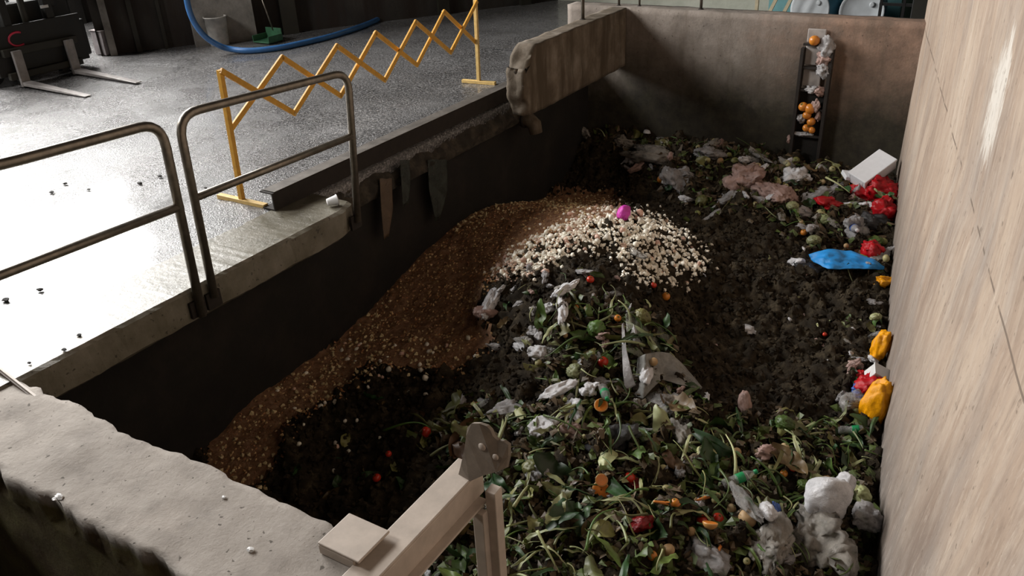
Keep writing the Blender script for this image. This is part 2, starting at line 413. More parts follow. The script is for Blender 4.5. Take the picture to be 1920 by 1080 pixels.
# wall behind the forklift, with the bright doorway seen over its mast
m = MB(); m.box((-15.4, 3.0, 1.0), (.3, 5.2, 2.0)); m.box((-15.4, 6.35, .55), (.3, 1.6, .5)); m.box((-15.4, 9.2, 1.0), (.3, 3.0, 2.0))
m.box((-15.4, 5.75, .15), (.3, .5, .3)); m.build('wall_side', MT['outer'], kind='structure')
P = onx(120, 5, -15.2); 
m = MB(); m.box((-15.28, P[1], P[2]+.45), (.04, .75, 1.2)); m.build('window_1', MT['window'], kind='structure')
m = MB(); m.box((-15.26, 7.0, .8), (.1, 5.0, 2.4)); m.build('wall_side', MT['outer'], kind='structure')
# pale wall far beyond the pit
m = MB(); m.box((-4.6, 14.35, 1.5), (7.0, .2, 3)); m.build('wall_end', MT['pale'], kind='structure')
# ------------------------------------------------------------------ heap surface
CP = [(1130,255,-.97),(1300,268,-.95),(1480,296,-1.0),(1665,300,-1.02),(1250,330,-1.07),(1400,350,-1.0),(1550,365,-1.05),(1635,370,-1.08),
 (1600,450,-1.2),(1610,520,-1.3),(1640,600,-1.34),(1635,750,-1.41),(1620,900,-1.44),(1600,1070,-1.42),
 (1400,420,-1.14),(1350,470,-1.2),(1500,560,-1.3),(1400,650,-1.42),(1500,720,-1.45),(1400,740,-1.42),(1300,600,-1.30),
 (1150,345,-1.35),(1050,330,-1.45),(1240,380,-1.25),(1310,430,-1.2),
 (1150,402,-.74),(1290,490,-.98),(1220,450,-.82),(1060,392,-.92),(960,388,-1.05),(850,405,-1.28),(1060,450,-.75),(950,510,-.85),(1100,520,-.70),(850,550,-1.15),(720,560,-1.38),(650,640,-1.5),
 (1180,600,-.85),(1020,600,-.86),(1150,700,-1.02),(950,690,-1.15),(800,690,-1.3),(620,700,-1.5),(440,790,-1.56),(560,780,-1.52),(600,880,-1.62),(700,900,-1.52),(850,820,-1.28),(750,980,-1.5),
 (1000,850,-1.1),(1200,850,-1.12),(1400,880,-1.25),(1050,1050,-1.12),(1300,1050,-1.18),(1500,1050,-1.32),(400,900,-1.7),(500,950,-1.7)]
pts = np.array([onz(u, v, z) for u, v, z in CP])
extra = np.array([(-5.1, 9.6, -1.3), (-5.1, 8.5, -1.5), (-5.1, 1.8, -1.7), (-3.5, 1.8, -1.7), (-2., 1.8, -1.35), (-.8, 1.8, -1.35), (.3, 1.8, -1.4), (-5.1, 3.2, -1.65)])
pts = np.vstack([pts, extra])
def kern(r): return np.where(r > 0, r*r*np.log(np.maximum(r, 1e-9)), 0)
n = len(pts); D = np.linalg.norm(pts[:, None, :2]-pts[None, :, :2], axis=2)
A = np.zeros((n+3, n+3)); A[:n, :n] = kern(D)+.02*np.eye(n); A[:n, n] = 1; A[:n, n+1:] = pts[:, :2]; A[n, :n] = 1; A[n+1:, :n] = pts[:, :2].T
sol = np.linalg.solve(A, np.r_[pts[:, 2], 0, 0, 0])
GX = np.arange(-5.2, 1.0, .03); GY = np.arange(1.65, 10.05, .03)
gx, gy = np.meshgrid(GX, GY, indexing='ij'); Q = np.c_[gx.ravel(), gy.ravel()]
dd = np.linalg.norm(Q[:, None]-pts[None, :, :2], axis=2)
gz = (kern(dd)@sol[:n]+sol[n]+Q@sol[n+1:]).reshape(gx.shape)
gz = np.clip(gz, -1.85, -.62)
def poly(P, x, y):
    P = np.array(P, float); ins = np.zeros(x.shape, bool); j = len(P)-1
    for i in range(len(P)):
        c = ((P[i, 1] > y) != (P[j, 1] > y)) & (x < (P[j, 0]-P[i, 0])*(y-P[i, 1])/(P[j, 1]-P[i, 1]+1e-12)+P[i, 0])
        ins ^= c; j = i
    return ins
Z_BROWN = [(380,900),(395,800),(460,720),(540,690),(630,650),(645,570),(730,470),(820,400),(960,375),(1150,365),(1165,415),(1060,440),(960,490),(905,550),(890,600),(925,650),(850,700),(700,690),(610,760),(540,800),(500,910),(420,930)]
Z_WHITE = [(925,510),(1000,455),(1080,415),(1160,395),(1250,420),(1330,495),(1290,535),(1200,530),(1150,470),(1080,460),(1040,500),(990,520)]
Z_GREEN = [(1000,640),(1020,590),(1080,560),(1190,580),(1240,630),(1290,740),(1400,790),(1560,790),(1640,750),(1650,860),(1640,1090),(940,1300),(700,1100),(900,890),(860,860),(760,830),(820,760),(930,750),(1010,770),(1030,700),(1060,640),(1000,640)]
Z_TOP = [(940,520),(1080,500),(1190,540),(1230,600),(1080,620),(980,640),(920,620)]
Z_DARK = [(560,900),(560,800),(700,730),(830,760),(880,880),(760,1000),(640,980)]
Z_FAR = [(1130,245),(1480,285),(1680,350),(1670,530),(1600,500),(1520,480),(1440,410),(1290,390),(1230,340),(1180,310),(1110,262)]
Z_RIGHT = [(1590,560),(1670,560),(1660,900),(1560,880),(1570,700)]
PX, PY = proj(np.c_[Q, gz.ravel()]); PX = PX.reshape(gx.shape); PY = PY.reshape(gx.shape)
base = gz.copy()
sel_brown = poly(Z_BROWN, PX, PY); sel_green = poly(Z_GREEN, PX, PY) | poly(Z_FAR, PX, PY)
# fine relief: clods and lumps
rel = np.zeros_like(gz)
for i, x in enumerate(GX):
    for j, y in enumerate(GY):
        a = mn.fractal((x*2.2, y*2.2, 1.), .9, 2.1, 3)*.05
        c = abs(mn.noise((x*11, y*11, 4.)))*.07+abs(mn.noise((x*5, y*5, 9.)))*.07
        d = abs(mn.noise((x*26, y*26, 7.)))*.028
        k = .35 if sel_brown[i, j] else 1.7
        if sel_green[i, j]: a += .11*(abs(mn.noise((x*4.5, y*4.5, 2.)))*2-.45)
        rel[i, j] = a*(.6 if sel_brown[i, j] else 1)+(c+d)*k
gz = gz+rel
def surfz(x, y):
    fx_ = (x-GX[0])/.03; fy_ = (y-GY[0])/.03
    i = int(np.clip(fx_, 0, len(GX)-2)); j = int(np.clip(fy_, 0, len(GY)-2)); a = min(max(fx_-i, 0), 1); c = min(max(fy_-j, 0), 1)
    return gz[i, j]*(1-a)*(1-c)+gz[i+1, j]*a*(1-c)+gz[i, j+1]*(1-a)*c+gz[i+1, j+1]*a*c
def basez(x, y):
    i = int(np.clip((x-GX[0])/.03, 0, len(GX)-1)); j = int(np.clip((y-GY[0])/.03, 0, len(GY)-1)); return base[i, j]
def hit(u, v):
    d = _n(ray(u, v)); t = 2.0; p = CAMP+d*t
    while t < 16:
        q = CAMP+d*t
        if q[2] < surfz(q[0], q[1]): return Vector(q)
        t += .02
    return Vector(q)
def nrm(x, y, e=.12):
    return Vector((-(basez(x+e, y)-basez(x-e, y))/(2*e), -(basez(x, y+e)-basez(x, y-e))/(2*e), 1)).normalized()
ok = lambda x, y, mrg=.0: (XS+.0 < x) and x < wx(y, surfz(x, y))-mrg and 1.85 < y < YB-mrg
def mud_mat():
    m, nt, b = newmat('dark_wet_mud'); v = coord(nt)
    c = ramp(nt, noisetex(nt, v, 9, 8, .75), [(.3, (.009, .0065, .0035)), (.5, (.034, .024, .013)), (.64, (.09, .068, .040)), (.78, (.21, .165, .105))])
    nt.links.new(c, b.inputs['Base Color']); b.inputs['Roughness'].default_value = .75; b.inputs['Specular IOR Level'].default_value = .2
    bump(nt, b, noisetex(nt, v, 55, 6, .75), 1., .02); return m
def heap_part(mask, dz, name, mat, **kw):
    idx = -np.ones(gx.shape, int); V = []; Fc = []
    m4 = mask
    for i in range(len(GX)-1):
        for j in range(len(GY)-1):
            if m4[i, j]:
                q = []
                for a, c in ((0, 0), (1, 0), (1, 1), (0, 1)):
                    if idx[i+a, j+c] < 0:
                        idx[i+a, j+c] = len(V); V.append((GX[i+a], GY[j+c], gz[i+a, j+c]+dz[i+a, j+c]))
                    q.append(idx[i+a, j+c])
                Fc.append(tuple(q))
    mb = MB(); mb.v = V; mb.f = Fc
    return mb.build(name, mat, smooth=True, **kw)
WXG = np.array([[wx(y, base[i, j]) for j, y in enumerate(GY)] for i, x in enumerate(GX)])
inside = (gx < WXG+.05)
heap_part(inside, np.zeros_like(gz), 'rotting_waste', mud_mat(), kind='stuff', label='dark crumbly rotted waste filling the concrete pit between its walls', cat='waste heap')
# ------------------------------------------------------------------ scatter helpers
def chipmesh(pts_, size, kind, up=.4):
    """many small solids in one mesh: pts_ = list of (x,y,z)"""
    V = []; Fc = []
    for (x, y, z) in pts_:
        s = size*random.uniform(.5, 1.5); n0 = len(V)
        R = Matrix.Rotation(random.uniform(0, 6.28), 3, Vector((random.gauss(0, 1), random.gauss(0, 1), random.gauss(0, 1))).normalized())
        if kind == 'chip':      # thin bent flake
            P = [(-1, -.6, 0), (1, -.5, .15), (.9, .6, 0), (-.8, .7, .25), (0, 0, .35), (0, 0, .22)]
            fs = [(0, 1, 4), (1, 2, 4), (2, 3, 4), (3, 0, 4), (1, 0, 5), (2, 1, 5), (3, 2, 5), (0, 3, 5)]
        else:
            P = [(1, 0, 0), (-.9, .1, 0), (0, 1, .1), (.1, -.9, 0), (0, .1, .9), (0, 0, -.8)]
            fs = [(0, 2, 4), (2, 1, 4), (1, 3, 4), (3, 0, 4), (2, 0, 5), (1, 2, 5), (3, 1, 5), (0, 3, 5)]
        for p in P:
            q = R @ (Vector(p)*s*random.uniform(.8, 1.2)); V.append((q.x+x, q.y+y, q.z+z+size*up))
        Fc += [tuple(i+n0 for i in f) for f in fs]
    mb = MB(); mb.v = V; mb.f = Fc; return mb
def sample(zone, n, mrg=.03, jitter=.0, maxtry=60000):
    out = []; t = 0
    while len(out) < n and t < maxtry:
        t += 400
        xs = rng.uniform(-5.0, .3, 400); ys = rng.uniform(1.9, 9.98, 400)
        zz = np.array([surfz(a, c) for a, c in zip(xs, ys)])
        px, py = proj(np.c_[xs, ys, zz])
        m_ = poly(zone, px+rng.normal(0, 14, 400), py+rng.normal(0, 10, 400)) if zone is not None else np.ones(400, bool)
        for a, c, z, g in zip(xs, ys, zz, m_):
            if g and len(out) < n and ok(a, c, mrg): out.append((float(a), float(c), float(z)))
    return out
def in_zone(p, zone):
    px, py = proj(np.array([p])); return bool(poly(zone, px, py)[0])
# clods of mud
cl = [p for p in sample(None, 15000) if not in_zone(p, Z_BROWN) and not in_zone(p, Z_WHITE)]; chipmesh(cl, .024, 'lump').build('mud_crumbs', mud_mat(), kind='stuff', label='loose dark crumbs of rotted waste scattered over the heap', cat='waste crumbs')
# brown skins
def skin_mat():
    m, nt, b = newmat('onion_skin_litter'); v = coord(nt)
    c = ramp(nt, noisetex(nt, v, 16, 6, .75), [(.32, (.13, .06, .028)), (.5, (.30, .15, .075)), (.68, (.46, .28, .16))])
    nt.links.new(c, b.inputs['Base Color']); b.inputs['Roughness'].default_value = .6
    bump(nt, b, noisetex(nt, v, 60, 6, .75), .9, .015); return m
heap_part(sel_brown & inside, np.full(gz.shape, .015), 'onion_skins', skin_mat(), kind='stuff', label='rust brown bed of damp onion skins on the left slope of the heap', cat='food waste')
def leafmat(name, col, rough=.5, var=.35, ov=.5): 
    return plain(name, col, rough, 0, var, 14, .3, obj_var=ov)
MT['skin1'] = plain('tan_skin_flake', (.50, .33, .16), .5, 0, .6, 9); MT['skin2'] = plain('rust_skin_flake', (.33, .15, .06), .5, 0, .6, 9)
MT['palebit'] = plain('pale_kernel', (.60, .48, .27), .5, 0, .35, 9)
chipmesh(sample(Z_BROWN, 9000), .012, 'chip', .8).build('onion_skins', MT['skin2'], kind='stuff', label='loose rust coloured onion skin flakes strewn on the left slope', cat='food waste')
chipmesh(sample(Z_BROWN, 2300), .014, 'lump', .9).build('onion_skins', MT['skin1'], kind='stuff', label='small tan peelings mixed into the brown slope', cat='food waste')
Z_BEDGE = [(400,760),(560,680),(650,640),(660,560),(740,460),(830,395),(1000,370),(1160,365),(1130,400),(960,400),(840,440),(740,520),(700,640),(900,640),(880,690),(700,700),(560,780),(500,900),(380,900)]
chipmesh(sample(Z_BEDGE, 520), .019, 'lump', .9).build('pale_peelings', MT['palebit'], kind='stuff', label='pale yellow vegetable bits along the rim of the brown slope', cat='food waste')
# scattered green litter fill
MT['lit1'] = plain('green_litter', (.07, .095, .022), .5, 0, .6, 6); MT['lit2'] = plain('brown_litter', (.09, .06, .03), .6, 0, .6, 6)
chipmesh(sample(Z_GREEN, 1700), .030, 'chip', .7).build('leaf_litter', MT['lit1'], kind='stuff', label='shredded green leaf scraps filling the foreground vegetable heap', cat='food waste')
chipmesh(sample(Z_GREEN, 2400), .028, 'chip', .6).build('leaf_litter', MT['lit2'], kind='stuff', label='shredded brown rotting scraps among the foreground greens', cat='food waste')
chipmesh(sample(Z_FAR, 450), .035, 'chip', .6).build('leaf_litter', MT['lit1'], kind='stuff', label='shredded green scraps on the far heap below the back wall', cat='food waste')
chipmesh(sample(Z_FAR, 900), .035, 'chip', .6).build('leaf_litter', MT['lit2'], kind='stuff', label='shredded brown scraps on the far heap below the back wall', cat='food waste')
def crumb(s):
    import bmesh
    bm = bmesh.new(); bmesh.ops.create_icosphere(bm, subdivisions=2, radius=1); o = Vector((random.random()*9, 0, 0)); mb = MB()
    mb.v = [tuple(Vector((v.co.x*1.5, v.co.y, v.co.z*.5))*s*(1+.5*mn.noise(v.co*1.5+o))) for v in bm.verts]; mb.f = [tuple(v.index for v in f.verts) for f in bm.faces]; bm.free(); return mb
# ------------------------------------------------------------------ railings and deck things
XR = -4.41
def PX_(u, v): return tuple(onx(u, v, XR))
def railing(name, label, pts_, mid, r=.026):
    t = empty(name, (XR, pts_[0][1], 0), label, 'railing')
    def loc(P): return [Vector(p)-t.location for p in P]
    MB().tube(loc(arc(pts_, .16)), r, 14).build('rail_frame', MT['pipe'], t, smooth=True)
    MB().tube(loc(mid), r*.9, 14).build('middle_rail', MT['pipe'], t, smooth=True)
    return t
r1 = railing('guard_railing', 'bent steel tube railing at the left edge of the picture on the kerb',
    [PX_(379, 592), PX_(301, 228), PX_(0, 309), (XR, .9, 1.32), (XR, .8, -.1)], [PX_(340, 386), PX_(0, 516), (XR, .84, .70)], .031)
r2 = railing('guard_railing', 'steel tube railing hoop in front of the yellow folding barrier',
    [PX_(402, 556), PX_(332, 216), PX_(652, 134), PX_(671, 416)], [PX_(366, 371), PX_(660, 255)], .029)
for t_, ys in ((r1, (PX_(378, 590)[1],)), (r2, (PX_(402, 550)[1], PX_(671, 416)[1]))):
    for y in ys:
        m = MB(); m.box(Vector((XR-.025, y, -.13))-t_.location, (.025, .12, .12)); m.build('foot_plate', MT['rust'], t_, bevel=.004)
# channel beam on the slab edge
t = empty('steel_channel', (-5.0, 6.2, 0), 'long dark steel channel beam lying along the deck edge beyond the railing', 'steel beam')
m = MB()
L = 4.0; S = [(-.08, 0), (.06, 0), (.06, .15), (-.08, .15), (-.08, .14), (.048, .14), (.048, .012), (-.08, .012)]
V = []; 
for k in range(41):
    y = -1.95+L*k/40
    for x, z in S: V.append((x+.006*fbm(y*3, z*9, 2), y, z+.012+.004*fbm(y*5, x*9, 7)))
ns = len(S)
m.add(V, [(a*ns+i, a*ns+(i+1) % ns, (a+1)*ns+(i+1) % ns, (a+1)*ns+i) for a in range(40) for i in range(ns)]+[tuple(reversed(range(ns))), tuple(40*ns+i for i in range(ns))])
m.build('beam', MT['rust'], t)
m = MB(); m.box((-.01, .0, .167), (.135, 3.85, .004)); m.build('worn_top', MT['rusttop'], t, label='pale worn top flange')
# scissor barrier
A = onz(455, 381, 0); B = onz(898, 157, 0)
dirb = _n(np.array([B[0]-A[0], B[1]-A[1], 0])); nb = np.array([dirb[1], -dirb[0], 0])
t = empty('folding_barrier', tuple((A+B)/2), 'yellow expanding lattice barrier standing on the wet deck', 'barrier')
T0 = Vector((A+B)/2)
def bp(u, v, off=0): return Vector(onplane(u, v, nb, A)+nb*off)-T0
pA0 = Vector(A)-T0; pA1 = bp(412, 131); pB0 = Vector(B)-T0; pB1 = bp(891, 0)
pt = MB(); pt.bar(pA0, pA1, .04, .04, nb); pt.build('post', MT['yellow'], t, bevel=.003)
pt = MB(); pt.bar(pB0, pB1, .04, .04, nb); pt.build('post', MT['yellowp'], t, bevel=.003)
fd = Vector((.93, -.36, 0))
for c, ln, mt in ((pA0, .56, 'yellow'), (pB0, .46, 'yellowp')):
    m = MB(); m.box(c+Vector((0, 0, .02)), (ln, .05, .04), Matrix.Rotation(math.atan2(*[(lambda p, q: (q[1]-p[1], q[0]-p[0]))(onz(414, 371, .03), onz(494, 389, .03)) if mt == 'yellow' else (lambda p, q: (q[1]-p[1], q[0]-p[0]))(onz(868, 156, .03), onz(930, 161, .03))][0]), 3, 'Z')); m.build('foot', MT['yellowp'], t, bevel=.004)
ZA = [(412,133),(548,212),(628,86),(718,150),(776,41),(842,98),(891,3)]
ZB = [(436,244),(533,108),(642,180),(708,62),(785,122),(836,22),(895,80)]
for zz, off in ((ZA, .022), (ZB, -.022)):
    for p, q in zip(zz[:-1], zz[1:]):
        m = MB(); a = bp(*p, off); b_ = bp(*q, off); s = .006 if off > 0 else -.006
        e = (b_-a).normalized()*.012
        m.bar(a-e, b_+e, .046, .020, nb.tolist() if False else tuple(Vector(nb).cross(b_-a).normalized())); m.build('lattice_bar', MT['yellow'], t, bevel=.002)
for p, q in list(zip(ZA, ZB)):
    for s in (p, q):
        pass
for zz, off in ((ZA, .034), (ZB, -.034)):
    for p in zz[1:-1]:
        m = MB(); R = Vector((0, 0, 1)).rotation_difference(Vector(nb)).to_matrix(); m.lathe([(.012, -.012), (.014, 0), (.010, .012)], 10, bp(*p, off), R); m.build('rivet', MT['yellowp'], t, smooth=True)
# hose
hp = [Vector(onplane(u, v, tuple(WN), (-10.13, 8.62, 0))) for u, v in ((344, -60), (349, -10), (355, 20), (366, 45), (384, 68), (408, 84), (432, 92))]
hp += [Vector(onz(u, v, .045)) for u, v in ((470, 95), (520, 90), (570, 80), (620, 68), (670, 52), (705, 38), (735, 22), (790, 14))]
def smoothpath(P, n=6):
    out = []
    for i in range(len(P)-1):
        p0 = P[max(i-1, 0)]; p1 = P[i]; p2 = P[i+1]; p3 = P[min(i+2, len(P)-1)]
        for k in range(n):
            s = k/n; out.append(.5*((2*p1)+(p2-p0)*s+(2*p0-5*p1+4*p2-p3)*s*s+(3*p1-p0-3*p2+p3)*s**3))
    return out+[P[-1]]
MB().tube(smoothpath(hp), .043, 14).build('water_hose', MT['hose'], smooth=True, label='thick blue hose looping down and lying across the back of the deck', cat='hose')
# buckets
def bucket(loc, r, h, mat, label, tilt=0.):
    t = empty('bucket', loc, label, 'bucket', rot=(tilt, 0, random.uniform(0, 3)))
    MB().lathe([(r*.8, 0), (r*.82, .01), (r, h), (r*1.05, h), (r*1.05, h+.015), (r*.95, h+.015), (r*.93, h*.9), (r*.76, .02)], 24).build('pail', mat, t, smooth=True)
    pts_ = [Vector((r*1.04*math.cos(a), r*.4*math.sin(a), h-.02-.10*math.sin(a))) for a in np.linspace(0, math.pi, 14)]
    MB().tube(pts_, .005, 6).build('handle', MT['greyb'], t, smooth=True)
bucket(tuple(onz(413, 84, .005)), .17, .42, MT['bucket'], 'dirty white bucket standing against the grey pillar')
bucket(tuple(onz(274, 90, .005)), .13, .33, MT['greyb'], 'left of two dark buckets beside the dark wall')
bucket(tuple(onz(300, 87, .005)), .12, .26, MT['greyb'], 'right of two dark buckets beside the dark wall')
q = onz(203, 101, .0)
t = empty('carton', tuple(q), 'greyish brown carton near the forklift by the dark wall', 'carton')
rough_box(-.13, .13, -.12, .12, .01, .36, 6, 6, 8, .008, 4).build('box_body', plain('grey_carton', (.17, .15, .15), .8), t, smooth=False)
m = MB(); m.box((0, -.07, .368), (.28, .12, .008)); m.box((0, .07, .375), (.28, .12, .008)); m.build('flap', plain('grey_carton_flap', (.19, .165, .16), .8), t)
# broom with green dustpan by the wall
q = onz(503, 78, .01)
t = empty('dustpan', tuple(q), 'green dustpan with thin pale handle standing behind the blue hose', 'dustpan')
m = MB(); m.box((0, 0, .015), (.34, .3, .02)); m.box((-.17, 0, .06), (.015, .3, .10)); m.box((.17, 0, .06), (.015, .3, .10)); m.box((0, .15, .1), (.34, .02, .18)); m.build('pan', plain('dark_green', (.035, .12, .06), .5), t, bevel=.004)
MB().tube([(0, .14, .15), (-.12, .1, .75)], .011, 8).build('handle', MT['pipe'], t, smooth=True)
# small white crushed cup on the kerb
def cup(loc, rot, label, r=.035, h=.09, mat='white'):
    t = empty('cup', loc, label, 'cup', rot=rot)
    MB().lathe([(r*.7, 0), (r, h), (r*1.08, h), (r*1.08, h+.006), (r*.95, h+.004), (r*.66, .006)], 18).build('cup_wall', MT[mat], t, smooth=True)
cup((-4.60, 4.50, .055), (math.pi/2*.95, 0, 2.6), 'small white cup tipped over at the foot of the railing post', .042, .08)
# loose grit on deck and kerb
for (u, v, s, z) in ((148, 628, .02, .02), (55, 680, .015, .02), (120, 655, .02, .02), (385, 352, .02, .01), (122, 344, .03, .012), (166, 355, .022, .01), (300, 330, .03, .01), (262, 343, .03, .01), (97, 360, .03, .01), (10, 562, .035, .01), (75, 543, .03, .01)):
    s *= .6; p = onz(u, v, z); m = chipmesh([(0, 0, 0)], s, 'lump', 0); m = crumb(s)
    o = m.build('dirt_clod', MT['pit'], label='dark clod of dirt lying on the wet deck or kerb', cat='dirt clod', group='dirt clods on the deck'); o.location = p
# steel gate frame at the front
bt = .03
t = empty('steel_gate_frame', (-1.80, 1.9, 0), 'beige painted steel beam with torn bracket and posts at the front edge', 'steel frame')
def sb(a, b_, name, **k):
    m = MB(); m.box([(a[i]+b_[i])/2-(-1.80, 1.9, 0)[i] for i in range(3)], [abs(b_[i]-a[i]) for i in range(3)]); return m.build(name, MT['steel'], t, bevel=.005, **k)
sb((-1.87, 1.0, .012), (-1.735, 2.40, .026), 'top_flange'); sb((-1.747, 1.0, -.12), (-1.735, 2.40, .012), 'web'); sb((-1.75, 1.0, -.13), (-1.69, 2.36, -.118), 'bottom_flange')
sb((-1.72, 2.27, -1.0), (-1.66, 2.31, -.13), 'post'); sb((-1.67, 2.31, -1.1), (-1.615, 2.37, -.02), 'post')
sb((-2.05, 1.655, .048), (-1.83, 1.85, .06), 'side_plate'); sb((-2.05, 1.655, .0), (-1.86, 1.667, .048), 'plate_edge')
# torn bracket: an irregular curled plate standing on the beam end
def torn():
    def P(u, v, y): return Vector(ony(u, v, y))-Vector((-1.80, 1.9, 0))
    out = [(858, 895, 2.30), (864, 872, 2.31), (870, 845, 2.33), (874, 818, 2.35), (876, 802, 2.36), (884, 794, 2.36), (898, 794, 2.36), (912, 799, 2.365), (919, 806, 2.37), (924, 818, 2.37), (933, 826, 2.375), (943, 827, 2.38), (953, 834, 2.38), (953, 856, 2.37), (948, 878, 2.36), (930, 885, 2.33), (905, 892, 2.31), (880, 903, 2.29)]
    f_ = [P(*p) for p in out]; bk = [p+Vector((.006, .014, 0)) for p in f_]; n = len(out)
    m = MB(); m.add(f_+bk, [tuple(range(n)), tuple(reversed(range(n, 2*n)))]+[(i, i+n, (i+1) % n+n, (i+1) % n) for i in range(n)]); return m
torn().build('torn_bracket', plain('worn_bracket', (.20, .165, .13), .6, 0, .3, 15), t)
for (u, v, s) in ((904, 838, .020), (929, 857, .016)):
    p = Vector(ony(u, v, 2.345))-Vector((-1.80, 1.9, 0)); m = MB(); m.lathe([(s*.8, -.006), (s, 0), (s*.8, .006)], 12, p, Matrix.Rotation(math.pi/2, 3, 'X')); m.build('bolt_head', MT['steel'], t, smooth=True)
# brown steel angle in the corner between deck and near wall
t = empty('steel_strip', (-4.35, 1.76, 0), 'brown steel strip bridging the corner of kerb and rough near wall', 'steel strip')
a = onz(-10, 690, .03); b_ = onz(84, 758, .0); o3 = Vector((-4.35, 1.76, 0)); a = Vector(a)-o3; b_ = Vector(b_)-o3
m = MB(); m.bar(a+Vector((0, 0, -.07)), b_+Vector((0, 0, -.10)), .16, .012, (0, 0, 1)); m.build('plate', plain('brown_steel', (.10, .065, .045), .6), t)
m = MB(); m.bar(a+Vector((0, .01, .012)), b_+Vector((0, .01, -.02)), .016, .012, (0, 0, 1)); m.build('rim', MT['steel'], t)
# pebbles on the near wall
for (u, v, s) in ((111, 931, .020), (470, 1031, .016), (420, 932, .010), (102, 936, .012)):
    p = onz(u, v, 0.005); m = crumb(s*.8)
    o = m.build('pebble', MT['white'], label='small pale pebble lying on the top of the rough near wall', cat='pebble', group='pebbles on the near wall'); o.location = p

# ------------------------------------------------------------------ forklift
t = empty('forklift', (-11.3, 6.36, 0), 'dark backlit forklift with a red emblem, forks lowered to the deck', 'forklift')
def fb(c, s, name, mat='fork', bev=.01, **k): m = MB(); m.box(c, s); return m.build(name, MT[mat], t, bevel=bev, **k)
for y in (-.38, .36):
    m = MB(); m.add([(.02, y-.06, .035), (.02, y+.06, .035), (1.33, y+.045, .012), (1.33, y-.045, .012), (.02, y-.06, .085), (.02, y+.06, .085), (1.33, y+.045, .024), (1.33, y-.045, .024)], [(0,3,2,1),(4,5,6,7),(0,1,5,4),(1,2,6,5),(2,3,7,6),(3,0,4,7)])
    m.box((-.01, y, .25), (.05, .12, .46)); m.build('fork', MT['forks'], t, bevel=.004)
fb((-.09, 0, .46), (.08, 1.05, .1), 'carriage_bar', 'olive'); fb((-.09, 0, .16), (.08, 1.05, .09), 'carriage_bar', 'olive')
for y in (-.30, .30): fb((-.2, y, .95), (.12, .11, 1.8), 'mast_rail', 'fork')
fb((-.2, 0, 1.2), (.08, .5, .08), 'mast_crossbar'); fb((-.2, 0, .3), (.08, .5, .1), 'mast_crossbar')
MB().tube([(-.24, 0, .2), (-.24, 0, 1.5)], .045, 12).build('lift_cylinder', MT['olive'], t, smooth=True)
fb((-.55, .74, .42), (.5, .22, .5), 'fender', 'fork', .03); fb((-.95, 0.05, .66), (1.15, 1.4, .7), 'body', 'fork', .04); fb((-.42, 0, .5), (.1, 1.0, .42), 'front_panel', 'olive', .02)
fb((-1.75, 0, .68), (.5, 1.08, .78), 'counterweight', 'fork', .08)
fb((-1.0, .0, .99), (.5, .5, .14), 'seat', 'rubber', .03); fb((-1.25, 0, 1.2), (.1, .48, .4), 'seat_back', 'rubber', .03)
for x, y in ((-.45, -.52), (-.45, .52), (-1.65, -.52), (-1.65, .52)): MB().tube([(x, y, .9), (x-.1, y, 2.1)], .03, 8).build('cage_post', MT['fork'], t, smooth=True)
fb((-1.15, 0, 2.12), (1.4, 1.1, .06), 'cage_roof')
MB().tube([(-.5, 0, .95), (-.72, 0, 1.25)], .02, 8).build('steering_column', MT['rubber'], t)
m = MB(); R = Matrix.Rotation(.9, 3, 'Y'); ring = [R @ Vector((.16*math.cos(a), .16*math.sin(a), 0))+Vector((-.74, 0, 1.28)) for a in np.linspace(0, 2*math.pi, 25)]; m.tube(ring, .014, 8, False); m.build('steering_wheel', MT['rubber'], t, smooth=True)
for x, y, r in ((-.55, -.55, .27), (-.55, .55, .27), (-1.7, -.5, .22), (-1.7, .5, .22)):
    w_ = MB().lathe([(r*.55, -.09), (r*.95, -.09), (r, -.06), (r, .06), (r*.95, .09), (r*.55, .09)], 24, (x, y, r+.005), Matrix.Rotation(math.pi/2, 3, 'X')).build('wheel', MT['rubber'], t, smooth=True)
    MB().lathe([(r*.5, -.094), (r*.2, -.1), (r*.2, .1), (r*.5, .094)], 16, (x, y, r+.005), Matrix.Rotation(math.pi/2, 3, 'X')).build('hub', MT['olive'], w_, smooth=True)
for y in (-.47, .47):
    l_ = MB().lathe([(.02, 0), (.055, .02), (.06, .06), (.05, .065)], 14, (-.34, y, .95), Matrix.Rotation(math.pi/2, 3, 'Y')).build('headlight', MT['fork'], t, smooth=True)
m = MB(); m.box((-.135, .03, .47), (.03, 1.3, .62)); m.build('front_plate', MT['fork'], t, bevel=.01)
em = MB(); pts_ = [(-.115, -.25+.12*math.cos(a), .60+.085*math.sin(a)) for a in np.linspace(math.radians(60), math.radians(300), 18)]
em.tube(pts_, .014, 8); em.build('emblem', MT['red'], t, smooth=True, label='red open ring emblem on the front plate')
for k, (y, z) in enumerate(((-.5, .92), (.25, .93))): m = MB(); m.box((-.15, y, z), (.03, .1, .035)); m.build('reflector', MT['white'], t)
# tilt mast slightly: nothing else
bucketlike = None
